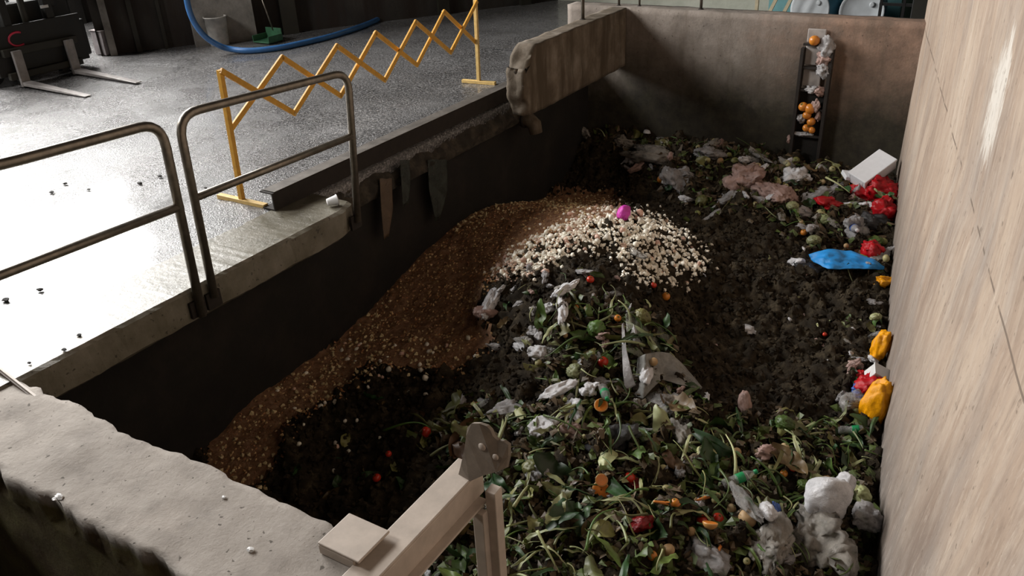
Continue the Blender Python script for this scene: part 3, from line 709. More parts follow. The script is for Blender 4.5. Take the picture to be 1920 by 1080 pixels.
# crumpled rag between the forks
# ------------------------------------------------------------------ things beyond the back wall
def drum(loc, label, yaw):
    t = empty('steel_drum', loc, label, 'drum', rot=(math.pi/2*.97, 0, yaw))
    MB().lathe([(.26, -.8), (.285, -.78), (.285, -.55), (.295, -.53), (.285, -.51), (.285, -.27), (.295, -.25), (.285, -.23), (.285, -.02), (.27, 0)], 32).build('barrel', MT['drum'], t, smooth=True)
    MB().lathe([(.02, -.001), (.27, .004), (.29, .0), (.295, .02), (.285, .03), (.262, .012), (.1, .012)], 32).build('lid', MT['lid'], t, smooth=True)
    MB().lathe([(.035, .01), (.035, .03), (.02, .032)], 12, (.12, .1, 0)).build('bung', MT['lid'], t, smooth=True)
for (u, v, y, lb, yaw) in ((1519, 19, 12.6, 'left white lidded blue drum lying beyond the back wall', -.25), (1616, 20, 12.6, 'right white lidded blue drum lying beyond the back wall', 0.1)):
    p = ony(u, v, y); drum((p[0], p[1], .34), lb, yaw)
def bgp(u, v, y): return Vector(ony(u, v, y))
m = MB(); a = bgp(1440, 0, 13.6); b_ = bgp(1690, 0, 13.6); m.box(((a.x+b_.x)/2, 13.7, .6), (b_.x-a.x, .08, 1.2)); 
t = empty('teal_screen', ((a.x+b_.x)/2, 13.7, 0), 'teal painted panel standing behind the two drums', 'panel')
m = MB(); m.box((0, 0, .62), (b_.x-a.x, .06, 1.2)); m.build('board', MT['teal'], t); m = MB(); m.box((0, 0, .01), (b_.x-a.x, .2, .03)); m.build('base_rail', MT['grille'], t)
a = bgp(1672, 0, 12.2); b_ = bgp(1722, 0, 12.2)
t = empty('iron_grille', ((a.x+b_.x)/2, 12.2, 0), 'black iron grille right of the drums by the tall right wall', 'grille')
for x in np.linspace(-.28, .28, 3): m = MB(); m.box((x, 0, .65), (.035, .035, 1.3)); m.build('upright', MT['grille'], t)
for z in (.12, .52, .92): m = MB(); m.box((0, 0, z), (.6, .03, .035)); m.build('crossbar', MT['grille'], t)
p = bgp(1735, 5, 12.0)
t = empty('dark_cabinet', (p.x+.12, 12.1, 0), 'dark tall cabinet at the corner beyond the back wall', 'cabinet')
m = MB(); m.box((0, 0, .75), (.5, .5, 1.48)); m.build('body', MT['fork'], t, bevel=.01); m = MB(); m.box((-.05, -.26, .8), (.36, .02, 1.2)); d_ = m.build('door', MT['olive'], t)
m = MB(); m.box((.08, -.28, .8), (.02, .02, .12)); m.build('handle', MT['forks'], d_)
a = bgp(1440, 0, 12.3)
t = empty('wooden_trestle', (a.x+.15, 12.3, 0), 'pale wooden trestle with slanting legs left of the drums', 'trestle')
for (x0, z0, x1, z1) in ((-.25, 0, .3, 1.3), (-.05, 0, .5, 1.3), (-.3, 0, -.3, 1.3)):
    m = MB(); m.bar((x0, 0, z0), (x1, 0, z1), .045, .045, (0, 1, 0)); m.build('leg', MT['straw'], t)
m = MB(); m.bar((-.35, .05, .85), (.45, .05, .85), .05, .03, (0, 0, 1)); m.build('crossbar', MT['straw'], t)
# thin posts rising from parapet and back wall
for (x, y, r, lb) in ((-4.62, 9.1, .022, 'thin steel post standing on the parapet top'), (-4.62, 10.12, .016, 'thin steel post at the corner of parapet and back wall'), (-3.54, 10.15, .018, 'thin steel post in the middle of the back wall top'), (-4.35, 10.15, .014, 'thin steel post just right of the parapet corner')):
    z0 = .69
    t = empty('steel_post', (x, y, z0), lb, 'post')
    MB().tube([(0, 0, -.0), (0, 0, 1.0)], r, 10).build('tube', MT['pipe'], t, smooth=True)
    MB().lathe([(r*2, 0), (r*2, .012), (r*1.1, .02)], 12).build('flange', MT['rust'], t, smooth=True)
# ------------------------------------------------------------------ ladder chute on the back wall
def bw(u, v, off=0): p = ony(u, v, YB-off); return Vector(p)
x0 = bw(1512, 60).x; x1 = bw(1556, 60).x; x0b = bw(1490, 250).x; x1b = bw(1542, 255).x
zt = bw(1520, 45).z; zb = bw(1485, 290).z-.1
t = empty('wall_ladder', ((x0+x1)/2, YB-.06, zb), 'rusty steel ladder fixed to the back wall and clogged with waste', 'ladder')
TL = Vector(t.location)
for x in (x0b, x1b):
    m = MB(); m.box(Vector((x, YB-.07, (zt-.25+zb)/2))-TL, (.035, .10, zt-.25-zb)); m.build('side_rail', MT['rust'], t)
for v_ in (80, 123, 165, 200, 250):
    z = bw(1510, v_).z; m = MB(); m.box(Vector(((x0b+x1b)/2, YB-.08, z))-TL, (x1b-x0b, .05, .025)); m.build('rung', MT['rust'], t)
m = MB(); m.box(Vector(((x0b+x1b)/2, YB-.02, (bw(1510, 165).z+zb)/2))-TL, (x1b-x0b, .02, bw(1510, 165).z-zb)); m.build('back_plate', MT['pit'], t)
for i, (v0, v1) in enumerate(((52, 78), (84, 120), (128, 160))):
    za = bw(1515, v0).z; zc = bw(1515, v1).z
    m = MB(); m.box(Vector(((x0b+x1b)/2-.04, YB-.03, (za+zc)/2))-TL, (x1b-x0b-.12, .03, za-zc)); m.build('cover_plate', plain('pale_grey_sheet', (.36, .33, .31), .6, 0, .3, 8), t, bevel=.01)

# ------------------------------------------------------------------ crumpled plastic
def crumple(name, size, seed, mat, amp=.55, f=1.6, sub=4, sharp=1.0, **kw):
    import bmesh
    puff = amp < .35
    rs = random.Random(seed*13+5); off = Vector((seed*3.1, seed*1.7, seed*.9))
    bm = bmesh.new(); bmesh.ops.create_icosphere(bm, subdivisions=3 if puff else 2, radius=1)
    if not puff:
        tail = Vector((rs.gauss(0, 1), rs.gauss(0, 1), rs.gauss(0, .4))).normalized(); tail2 = Vector((rs.gauss(0, 1), rs.gauss(0, 1), .5)).normalized()
        for v in bm.verts:
            p = v.co.copy(); k = 1+.32*rs.uniform(-1, 1)*amp/.6+.5*amp*mn.noise(p*f+off)
            k += 1.0*max(0, p.dot(tail)-.72)*3*amp + .7*max(0, p.dot(tail2)-.8)*3*amp
            v.co = p*k+Vector((rs.uniform(-1, 1), rs.uniform(-1, 1), rs.uniform(-1, 1)))*.10
        bmesh.ops.subdivide_edges(bm, edges=bm.edges[:], cuts=4 if max(size) > .15 else 3, use_grid_fill=True, smooth=.5, fractal=.9, seed=seed)
        bmesh.ops.triangulate(bm, faces=bm.faces[:])
        for v in bm.verts:
            v.co *= 1+.13*(1-2*abs(mn.noise(v.co*4+off)))+.07*(1-2*abs(mn.noise(v.co*9+off)))
    else:
        bmesh.ops.subdivide_edges(bm, edges=bm.edges[:], cuts=1, use_grid_fill=True)
        for v in bm.verts:
            p = v.co.copy().normalized(); k = 1+amp*(.9*mn.noise(p*f+off)+.35*(1-2*abs(mn.noise(p*f*2.5+off)))-.1)
            v.co = p*k
    for v in bm.verts: v.co = Vector((v.co.x*size[0], v.co.y*size[1], v.co.z*size[2]))*.9
    bmesh.ops.recalc_face_normals(bm, faces=bm.faces[:])
    me = bpy.data.meshes.new(name); bm.to_mesh(me); bm.free()
    if puff: me.shade_smooth()
    else:
        me.shade_smooth()
    return link(name, me, mat, **kw)
def plastic(name, col, alpha=1., rough=.28, var=.15):
    vivid = max(col)-min(col) > .15
    m, nt, b = newmat(name); v = coord(nt)
    c = ramp(nt, noisetex(nt, v, 9, 6, .7), [(.3, tuple(x*(1-var*2) for x in col)), (.7, tuple(min(1, x*(1+var)) for x in col))])
    nt.links.new(c, b.inputs['Base Color']); b.inputs['Roughness'].default_value = rough
    if alpha < 1:
        a = ramp(nt, noisetex(nt, v, 7, 5, .7), [(.3, max(0, alpha-.25)), (.7, min(1, alpha+.25))]); nt.links.new(a, b.inputs['Alpha'])
    b.inputs['Specular IOR Level'].default_value = .35 if vivid else .9
    bump(nt, b, noisetex(nt, v, 24, 7, .75), .4 if vivid else .9, .02); return m
PL = dict(red=plastic('red_plastic', (.46, .006, .012)), darkred=plastic('dark_red_plastic', (.20, .008, .01)), yellow=plastic('yellow_plastic', (.88, .36, .004)), blue=plastic('blue_plastic', (.03, .30, .75)),
    pink=plastic('magenta_plastic', (.72, .07, .50)), white=plastic('white_plastic_film', (.80, .79, .81), 1, .22), clear=plastic('clear_film', (.50, .48, .46), .42, .22), black=plastic('black_film', (.012, .012, .014), 1, .22),
    dirty=plastic('dirty_film', (.38, .345, .30), .8, .22), violet=plastic('violet_plastic', (.12, .08, .5)), green=plastic('green_bottle_plastic', (.02, .28, .10)), grey=plastic('grey_film', (.48, .46, .46), .85, .2), deepblue=plastic('deep_blue_film', (.06, .13, .42)), pinkfilm=plastic('pinkish_film', (.45, .30, .26), .9))
def put(o, u, v, lift=.0, rot=(0, 0, 0), dx=(0, 0, 0)):
    p = hit(u, v); o.location = p+Vector((dx[0], dx[1], lift+dx[2])); o.rotation_euler = rot; return o
def bag(u, v, size, mat, label, cat='plastic bag', rot=None, lift=.0, name='plastic_bag', amp=.6, f=1.6, sub=4):
    global _bs; _bs += 1
    o = crumple(name, size, _bs, PL[mat], amp, f, sub); props(o, label, cat)
    return put(o, u, v, lift+size[2]*.25, rot or (random.uniform(-.3, .3), random.uniform(-.3, .3), random.uniform(0, 6)))
_bs = 0
# named rubbish, from the back of the pit to the front
bag(1220, 298, (.34, .16, .10), 'dirty', 'pale dirty plastic sheet at the back left of the far heap', lift=.02, rot=(.1, 0, -.1))
bag(1165, 268, (.22, .10, .07), 'dirty', 'dim crumpled film beneath the back wall at the far left of the heap', rot=(0, 0, -.3))
bag(1275, 345, (.17, .15, .12), 'grey', 'grey flap of plastic standing on the left edge of the far heap', rot=(.5, 0, .3), lift=.02)
bag(1332, 292, (.16, .10, .08), 'grey', 'grey film on top of the far heap left of centre')
bag(1400, 345, (.22, .18, .14), 'pinkfilm', 'brownish pink net bag of scraps in the middle of the far heap', lift=.02)
bag(1455, 370, (.20, .16, .12), 'pinkfilm', 'tan crumpled bag on the far heap right of the pink net bag')
bag(1370, 372, (.20, .12, .06), 'grey', 'silvery film strip at the front of the far heap')
bag(1487, 338, (.15, .13, .12), 'white', 'white knotted plastic bag below the clogged ladder')
bag(1540, 368, (.26, .12, .07), 'grey', 'grey film strip left of the red bags')
bag(1600, 440, (.14, .12, .14), 'grey', 'grey milky plastic piece above the blue sheet', lift=.02)
bag(1640, 378, (.21, .17, .17), 'red', 'large shiny red plastic bag against the right wall', lift=.05, f=1.9)
bag(1655, 405, (.10, .12, .14), 'red', 'red plastic tail hanging from the large red bag', lift=.0)
bag(1556, 385, (.12, .10, .06), 'red', 'small flat red wrapper on the far heap')
bag(1634, 483, (.12, .10, .11), 'red', 'red plastic scrap just above the blue sheet', lift=.04)
bag(1628, 425, (.15, .13, .12), 'black', 'black shiny plastic bag under the large red bag')
bag(1690, 262, (.06, .08, .1), 'grey', 'grey scrap stuck in the far right corner', lift=.2)
bag(1618, 345, (.09, .05, .05), 'violet', 'small violet plastic corner under the white foam box', lift=.04)
bag(1612, 352, (.09, .06, .04), 'yellow', 'thin yellow scrap between foam box and red bag')
bag(1510, 330, (.07, .05, .05), 'green', 'bright green plastic bit behind the white knotted bag', lift=.03)
bag(1538, 383, (.055, .05, .05), 'green', 'bright green cap lying left of the small red wrapper', 'plastic cap', name='plastic_scrap', amp=.2)
bag(1492, 495, (.07, .06, .05), 'white', 'white paper scrap left of the blue sheet', 'paper scrap', name='paper_scrap')
bag(1657, 532, (.10, .06, .05), 'yellow', 'flat yellow scrap at the wall below the blue sheet')
bag(1648, 668, (.07, .08, .17), 'yellow', 'upper yellow plastic bag against the right wall', lift=.05, amp=.34, f=1.9, rot=(0, .15, .3))
bag(1634, 790, (.075, .10, .25), 'yellow', 'lower larger yellow plastic bag against the right wall', lift=.08, amp=.34, f=1.9, rot=(.1, .2, 1.2))
bag(1632, 735, (.12, .10, .09), 'red', 'red plastic wrap between the two yellow bags', lift=.05)
bag(1645, 755, (.10, .10, .11), 'red', 'dark red bag end behind the lower yellow bag', lift=.03)
bag(1612, 716, (.055, .05, .05), 'red', 'small round red scrap left of the white carton', lift=.02)
bag(1612, 742, (.07, .06, .05), 'deepblue', 'blue wrapper beside the red plastic wrap', lift=.03)
bag(1600, 760, (.10, .08, .07), 'clear', 'clear crinkled film with glints left of the lower yellow bag', lift=.02)
bag(1602, 688, (.06, .05, .05), 'pinkfilm', 'peach coloured peel scrap lying on the dark mud', 'peel', name='fruit_peel')
bag(1170, 412, (.085, .07, .075), 'pink', 'magenta plastic cup like scrap on the crest of white bulbs', lift=.05, amp=.25, f=1.2)
bag(928, 565, (.05, .20, .05), 'white', 'pale translucent bag tail hanging off the left of the central heap', lift=.03, rot=(.2, .1, .3))
bag(905, 592, (.08, .08, .05), 'pinkfilm', 'pinkish end of a bag at the left foot of the central heap', lift=.02)
bag(1055, 590, (.035, .12, .03), 'white', 'narrow white twisted film on the central greens', lift=.04, rot=(.3, 0, .5))
bag(1062, 553, (.03, .10, .03), 'white', 'thin white plastic twist high on the central heap', lift=.05, rot=(.2, 0, -.5))
bag(1030, 580, (.05, .06, .04), 'white', 'white scrap left of the twisted film')
bag(1000, 628, (.04, .07, .04), 'grey', 'grey film scrap on the left flank of the central greens', lift=.02)
bag(1010, 672, (.085, .075, .06), 'white', 'white and beige torn bag on dark mud at the heap foot', lift=.03)
bag(1045, 740, (.045, .13, .03), 'white', 'white and pink wrapper pointing down left of the green label', lift=.04, rot=(.2, 0, -.6))
bag(1108, 738, (.075, .055, .045), 'white', 'bright white plastic lump left of the green label', lift=.03)
bag(1020, 808, (.10, .08, .05), 'white', 'white paper bag in the upper foreground greens', lift=.03)
bag(1075, 785, (.10, .07, .05), 'white', 'crumpled white film right of the white paper bag', lift=.03)
bag(1065, 815, (.10, .07, .05), 'pinkfilm', 'pinkish beige film below the crumpled white film', lift=.02)
bag(945, 775, (.12, .06, .05), 'grey', 'grey film behind the torn steel bracket', lift=.02)
bag(860, 762, (.09, .05, .04), 'grey', 'small grey film scrap on the left of the foreground greens', lift=.02)
bag(905, 758, (.05, .04, .04), 'grey', 'grey pebble like scrap above the foreground greens')
bag(1148, 835, (.14, .10, .07), 'black', 'glossy black plastic bag in the foreground greens', lift=.04)
bag(1010, 900, (.07, .075, .05), 'grey', 'silvery wrinkled wrapper right of the steel beam end', lift=.04)
bag(1272, 820, (.06, .13, .06), 'dirty', 'brownish translucent bag end above the green crown', lift=.04)
bag(1440, 855, (.05, .10, .04), 'pinkfilm', 'pale pink papery scrap at the right of the greens', lift=.03)
bag(1545, 968, (.155, .13, .17), 'white', 'puffed white plastic bag at the bottom right', lift=.10, amp=.28, f=1.3)
bag(1575, 950, (.07, .07, .10), 'white', 'small knot of the puffed white bag', lift=.16, amp=.25)
bag(1530, 1035, (.24, .18, .13), 'dirty', 'large murky translucent bag below the puffed white bag', lift=.03)
bag(1440, 1040, (.20, .12, .09), 'dirty', 'dirty film left of the large murky bag', lift=.02)
bag(1320, 1052, (.13, .09, .06), 'grey', 'grey glinting film at the bottom edge', lift=.02)
bag(1625, 985, (.08, .08, .06), 'grey', 'clear white film between puffed bag and right wall', lift=.05)
bag(1398, 955, (.15, .045, .035), 'clear', 'long clear plastic tube with a green end', lift=.04, rot=(0, .1, -.7))
bag(1438, 972, (.075, .055, .04), 'white', 'white carton scrap with blue stripes', 'carton scrap', name='carton_scrap', lift=.05, amp=.3)
bag(1450, 975, (.03, .045, .045), 'deepblue', 'blue printed stripe scrap beside the white carton scrap', lift=.065)
bag(1185, 905, (.06, .04, .03), 'darkred', 'dark red bag scrap under leaves in the lower foreground', lift=.01)
bag(1200, 992, (.08, .055, .04), 'darkred', 'red plastic bag in the lower foreground greens', lift=.03)
bag(1402, 622, (.05, .08, .025), 'white', 'white torn wrapper on the dark mud right of centre', lift=.02, rot=(0, .2, -.6))
bag(1395, 770, (.05, .06, .12), 'pinkfilm', 'upright pale triangular scrap on the dark mud', lift=.03, amp=.3)
bag(1322, 750, (.02, .05, .02), 'white', 'short curved white scrap right of the hooded bag', lift=.02)
bag(1190, 480, (.04, .16, .03), 'dirty', 'long dull film strip on the right of the white bulbs', lift=.03, rot=(-.2, 0, .8))
bag(1520, 500, (.18, .14, .03), 'black', 'black film beneath the left end of the blue sheet', lift=.0)
# blue sheet
def sheet(name, cols, mat, label, cat='plastic sheet', nz=.03, n=26, th=.004, fold=5.):
    """cloth lofted between two edges given as world points, with folds"""
    a, b_ = cols; V = []
    def samp(P, s):
        k = s*(len(P)-1); i = min(int(k), len(P)-2); return P[i].lerp(P[i+1], k-i)
    for i in range(n+1):
        for j in range(n+1):
            p = samp(a, i/n).lerp(samp(b_, i/n), j/n)
            w_ = mn.noise(p*fold+Vector((0, 0, 3)))+.5*(1-2*abs(mn.noise(p*fold*2.1)))
            e = math.sin(math.pi*j/n)*.6+.4
            V.append(p+Vector((.3, -.5, .8))*w_*nz*e)
    m = MB(); m.add(V, [(i*(n+1)+j, (i+1)*(n+1)+j, (i+1)*(n+1)+j+1, i*(n+1)+j+1) for i in range(n) for j in range(n)])
    c = sum((Vector(v) for v in m.v), Vector())/len(m.v); m.v = [tuple(Vector(v)-c) for v in m.v]
    o = m.build(name, PL[mat], smooth=True, label=label, cat=cat); o.location = c
    s_ = o.modifiers.new('thickness', 'SOLIDIFY'); s_.thickness = th
    return o
def hp_(u, v, l=.03): return hit(u, v)+Vector((0, 0, l))
sheet('plastic_sheet', ([hp_(1514, 492, .08), hp_(1545, 492, .14), hp_(1590, 494, .13), hp_(1635, 503, .09), hp_(1655, 510, .05)], [hp_(1524, 502, .06), hp_(1552, 520, .08), hp_(1590, 520, .09), hp_(1625, 518, .07), hp_(1655, 514, .05)]), 'blue', 'bright blue plastic sheet lying on the mud near the right wall', nz=.045, th=.006, fold=8)
# big hooded translucent bag right of the central greens
def up(u, v, l): p = hit(u, v); return p+Vector((0, 0, l))
PL['hood'] = plastic('smoky_film', (.42, .41, .38), .62, .3)
def raised(uf, vf, l):      # a point l above the heap that is seen at the pixel
    p = hit(uf, vf); d = (Vector(CAMP)-p).normalized(); return p+d*(l/max(d.z, .2))
sheet('plastic_bag', ([raised(1196, 672, .04), raised(1210, 664, .09), raised(1232, 660, .12), raised(1256, 662, .13), raised(1285, 688, .10), raised(1316, 727, .04)], [raised(1188, 742, .01), raised(1205, 748, .02), raised(1222, 730, .04), raised(1240, 712, .06), raised(1275, 722, .05), raised(1314, 730, .03)]), 'hood', 'smoky translucent bag with a pointed hood on the right of the central greens', 'plastic bag', .03, 30, .003, 9)
bag(1212, 715, (.05, .10, .07), 'white', 'bluish white bulge under the left of the smoky hooded bag', lift=.03, amp=.3, rot=(0, 0, .2))
bag(1240, 760, (.14, .10, .05), 'clear', 'murky clear film spread below the smoky hooded bag', lift=.01)
sheet('plastic_sheet', ([raised(1166, 608, .10), raised(1166, 650, .10), raised(1168, 700, .07), raised(1172, 735, .02)], [raised(1170, 605, .08), raised(1174, 655, .08), raised(1186, 705, .05), raised(1192, 722, .02)]), 'grey', 'narrow upright grey film fin left of the smoky hooded bag', nz=.012, n=16, th=.003)
PL['leafbag'] = plastic('thin_clear_bag', (.40, .42, .33), .30, .25)
sheet('plastic_bag', ([raised(1172, 590, .05), raised(1195, 580, .08), raised(1225, 590, .06), raised(1248, 615, .03)], [raised(1178, 660, .02), raised(1200, 672, .05), raised(1235, 660, .04), raised(1258, 645, .01)]), 'leafbag', 'translucent bag of green leaves above the hooded bag', 'plastic bag', .03, 22, .003, 9)
# film hanging from the slab edge
def hang(u0, u1, v0, v1, mat, label, x=XS+.17):
    P = lambda u, v: Vector(onx(u, v, x))
    vm = (v0+v1)/2; um = (u0+u1)/2
    sheet('hanging_strip', ([P(u0, v0), P(u0+3, vm), P(um-3, v1)], [P(u1, v0), P(u1+2, vm), P(um+6, v1-6)]), mat, label, 'hanging strip', .02, 14, .005, 6)
PL['brownrag'] = plastic('brown_rag', (.13, .085, .05)); PL['darkgreen'] = plastic('dark_green_film', (.035, .045, .035), .8)
hang(712, 735, 335, 450, 'brownrag', 'brown strip of rag hanging from the slab edge', x=XS+.09)
hang(802, 838, 300, 415, 'darkgreen', 'dark torn film hanging from the slab edge near the parapet', x=XS+.09)
hang(750, 768, 300, 390, 'darkgreen', 'thin dark film strip between the two hanging pieces', x=XS+.09)
# rounded pipe stub under the parapet
p = onx(985, 225, XS+.12)
t = empty('pipe_stub', tuple(p), 'rounded dirty pipe stub sticking out under the parapet end', 'pipe')
MB().tube([(-.2, 0, .02), (.05, 0, .01), (.12, 0, -.04), (.14, 0, -.14)], [.09, .09, .085, .075], 16).build('pipe_body', MT['parapet'], t, smooth=True)
MB().lathe([(.10, -.02), (.105, 0), (.10, .02)], 18, (.0, 0, .01), Matrix.Rotation(math.pi/2, 3, 'Y')).build('collar', MT['rust'], t, smooth=True)
# white foam box
t = empty('foam_box', (0, 0, 0), 'white foam box tilted on the heap against the right wall', 'foam box')
put(t, 1634, 350, .10, (0, 0, 0))
m = MB(); W_, D_, H_ = .46, .24, .12
m.box((0, 0, -H_/2+.012), (W_, D_, .024))
for s in (-1, 1): m.box((0, s*(D_/2-.015), 0), (W_, .03, H_)); m.box((s*(W_/2-.015), 0, 0), (.03, D_-.06, H_))
m.build('tray', MT['foam'], t, bevel=.008)
m = MB(); m.box((.0, 0, H_/2+.012), (W_+.01, D_+.01, .03)); m.build('lid', MT['foam'], t, bevel=.008)
t.location += Vector((-.02, .0, .08)); t.rotation_euler = (.25, -.42, .98)
m = MB(); m.box((0, 0, 0), (.3, .18, .05)); o = m.build('foam_lid_piece', MT['foam'], bevel=.01, label='broken white foam slab lying at the lower left of the foam box', cat='foam piece'); put(o, 1604, 345, .09, (.1, .15, .5))
# white carton between the yellow bags
t = empty('carton', (0, 0, 0), 'small white carton leaning on the wall between yellow bags', 'carton'); put(t, 1642, 722, .08, (.3, .5, .4))
m = MB(); m.box((0, 0, 0), (.15, .11, .12)); m.build('box_body', MT['white'], t, bevel=.006); m = MB(); m.box((0, 0, .065), (.155, .115, .012)); m.build('flap', MT['white'], t)
# bottles
def bottle(u, v, rot, label, mat='clear', cap='green', s=1.):
    t = empty('plastic_bottle', (0, 0, 0), label, 'bottle'); put(t, u, v, .04, rot); t.scale = (s, s, s)
    MB().lathe([(.025, 0), (.032, .006), (.032, .06), (.029, .075), (.032, .09), (.032, .15), (.028, .18), (.013, .21), (.012, .225)], 18).build('bottle_body', PL[mat], t, smooth=True)
    MB().lathe([(.015, .22), (.015, .24), (.012, .243)], 12).build('cap', PL[cap], t, smooth=True)
    MB().lathe([(.0325, .095), (.0328, .096), (.0328, .145), (.0325, .146)], 18).build('label_band', PL['green'] if cap == 'green' else PL['deepblue'], t, smooth=True)
bottle(1130, 735, (1.3, .3, .5), 'crushed clear bottle with a green label in the central heap')
bottle(1355, 918, (1.4, .1, 2.4), 'clear bottle with green cap in the lower right greens')
bottle(1595, 430, (1.3, .2, .3), 'milky crushed bottle standing out above the blue sheet', 'grey', 'white', 1.3)
bottle(1570, 815, (1.4, .1, 1.9), 'clear bottle with green band near the lower yellow bag')

# ------------------------------------------------------------------ countable food, prototypes then copies
def copy_tree(o):
    c = o.copy(); C.objects.link(c)
    for ch in o.children:
        d = ch.copy(); C.objects.link(d); d.parent = c
    return c
def place(o, x, y, z, sc_=1., tilt=.4, yaw=None, sink=0.):
    o.location = (x, y, z-sink)
    q = Vector((0, 0, 1)).rotation_difference(nrm(x, y)) @ Matrix.Rotation(random.uniform(0, 6.28) if yaw is None else yaw, 3, 'Z').to_quaternion() @ Matrix.Rotation(random.gauss(0, tilt), 3, 'X').to_quaternion() @ Matrix.Rotation(random.gauss(0, tilt), 3, 'Y').to_quaternion()
    o.rotation_mode = 'QUATERNION'; o.rotation_quaternion = q; o.scale = (sc_,)*3
def leaf_mesh(L, W, curl, ruffle, seed, name='leaf', th=.003, tip=1.):
    V = []; n, m_ = 14, 9
    for i in range(n+1):
        s = i/n; w_ = W*math.sin(math.pi*min(1, s*.93+.05))**(.7)*(1-.25*s*tip)
        for j in range(m_):
            t_ = (j/(m_-1)-.5)*2
            x = (s-.5)*L; y = t_*w_*.5
            z = curl*(s-.5)**2*L*-1.6+abs(t_)**1.5*W*.22*math.sin(seed+s*2)+ruffle*mn.noise((x*22, y*22, seed*3.3))*(.3+abs(t_))
            V.append((x, y+ruffle*.5*mn.noise((x*9, seed, 2)), z+.02))
    mb = MB(); mb.add(V, [(i*m_+j, (i+1)*m_+j, (i+1)*m_+j+1, i*m_+j+1) for i in range(n) for j in range(m_-1)])
    me = bpy.data.meshes.new(name); me.from_pydata(mb.v, [], mb.f); me.shade_smooth(); return me
GREENS = [leafmat('leaf_green', (.075, .125, .024)), leafmat('leaf_dark', (.025, .06, .015)), leafmat('leaf_olive', (.15, .15, .045)), leafmat('leaf_pale', (.33, .35, .17)), leafmat('leaf_brown', (.10, .06, .025))]
def field(x, y): return 7*mn.noise((x*1.3, y*1.3, 4))+random.gauss(0, .25)
def spawn(protos, zone, n, name, labelf, cat, group, smin=.7, smax=1.3, tilt=.4, sink=0., lift=.0, mrg=.06, weights=None, flow=False):
    P = sample(zone, n, mrg)
    for k, (x, y, z) in enumerate(P):
        pr = protos[k % len(protos)] if weights is None else random.choices(protos, weights)[0]
        if isinstance(pr, tuple): me, mat = pr; o = bpy.data.objects.new(name, me); C.objects.link(o)
        else: o = copy_tree(pr)
        props(o, labelf, cat, group); place(o, x, y, z+lift*random.uniform(.3, 1.8), random.uniform(smin, smax), tilt, field(x, y) if flow else None, sink)
def proto(me, mat): me.materials.append(mat); return (me, mat)
leaves = []
for k in range(16):
    leaves.append(proto(leaf_mesh(random.uniform(.14, .24), random.uniform(.06, .13), random.uniform(-.6, 1.2), random.uniform(.02, .05), k), GREENS[(0, 1, 2, 0, 3, 1, 2, 4)[k % 8]]))
spawn(leaves, Z_GREEN, 200, 'vegetable_leaf', 'limp green or yellowed vegetable leaf in the foreground greens', 'vegetable leaf', 'leaves in the foreground greens', .6, 1.6, .6, 0, .02)
spawn(leaves, Z_FAR, 52, 'vegetable_leaf', 'wilted vegetable leaf on the far heap under the back wall', 'vegetable leaf', 'leaves on the far heap', .7, 1.3, .5, 0, .02)
spawn([leaves[1], leaves[5], leaves[7], leaves[2]], Z_DARK, 20, 'vegetable_leaf', 'dim leaf in the shaded hollow left of the steel beam', 'vegetable leaf', 'leaves in the shaded hollow', .5, 1., .5)
spawn(leaves, Z_RIGHT, 10, 'vegetable_leaf', 'leaf scrap in the narrow band of rubbish along the right wall', 'vegetable leaf', 'leaves along the right wall', .4, .8, .5)
def stalk_mesh(L, r, bend, seed, n=12, flat=.35):
    P = [Vector(((i/n-.5)*L, bend*math.sin(math.pi*i/n+seed)*L*.25, .02+.12*L*math.sin(math.pi*i/n))) for i in range(n+1)]
    mb = MB(); mb.tube(P, [r*(1-.75*i/n)+.001 for i in range(n+1)], 6)
    me = bpy.data.meshes.new('stalk'); me.from_pydata([(x, y, z) for x, y, z in mb.v], [], mb.f); me.shade_smooth(); return me
stalks = [proto(stalk_mesh(random.uniform(.16, .34), random.uniform(.006, .013), random.uniform(-1, 1), k), (GREENS[0], GREENS[2], GREENS[3], GREENS[0], GREENS[3])[k % 5]) for k in range(10)]
blades = [proto(leaf_mesh(random.uniform(.22, .36), random.uniform(.018, .034), random.uniform(.2, 1.2), .02, 40+k), (GREENS[0], GREENS[1], GREENS[2], GREENS[3])[k % 4]) for k in range(8)]
spawn(stalks, Z_GREEN, 200, 'vegetable_stalk', 'slender pale green stalk tangled in the foreground greens', 'vegetable stalk', 'stalks in the foreground greens', .5, 1.2, .3, 0, .035, flow=True)
spawn(blades, Z_GREEN, 230, 'leek_leaf', 'long narrow leek leaf lying in the foreground greens', 'leek leaf', 'leek leaves in the foreground greens', .7, 1.5, .22, 0, .035, flow=True)
spawn(stalks, Z_FAR, 40, 'vegetable_stalk', 'stalk lying on the far heap below the back wall', 'vegetable stalk', 'stalks on the far heap', .6, 1.2, .3, 0, .03)
# cauliflower and lettuce crowns
def crown(k, mat, r=.06):
    import bmesh
    bm = bmesh.new(); bmesh.ops.create_icosphere(bm, subdivisions=4, radius=1)
    for v in bm.verts:
        p = v.co.copy(); q = 1+.22*(1-2*abs(mn.noise(p*3.2+Vector((k*5, 0, 0)))))+.10*(1-2*abs(mn.noise(p*8)))
        v.co = Vector((p.x, p.y, p.z*.75))*q*r
    me = bpy.data.meshes.new('crown'); bm.to_mesh(me); bm.free(); me.shade_smooth()
    t = bpy.data.objects.new('cabbage_head', None); C.objects.link(t); t.empty_display_size = .05
    link('head', me, mat, t)
    for a in range(3):
        l_ = leaf_mesh(r*2.2, r*1.7, 1.3, .02, 70+k+a); o = link('outer_leaf', l_, GREENS[(k+a) % 3], t); o.rotation_euler = (0, .5, a*2.1+k); o.location = (.3*r*math.cos(a*2.1+k), .3*r*math.sin(a*2.1+k), -r*.45)
    return t
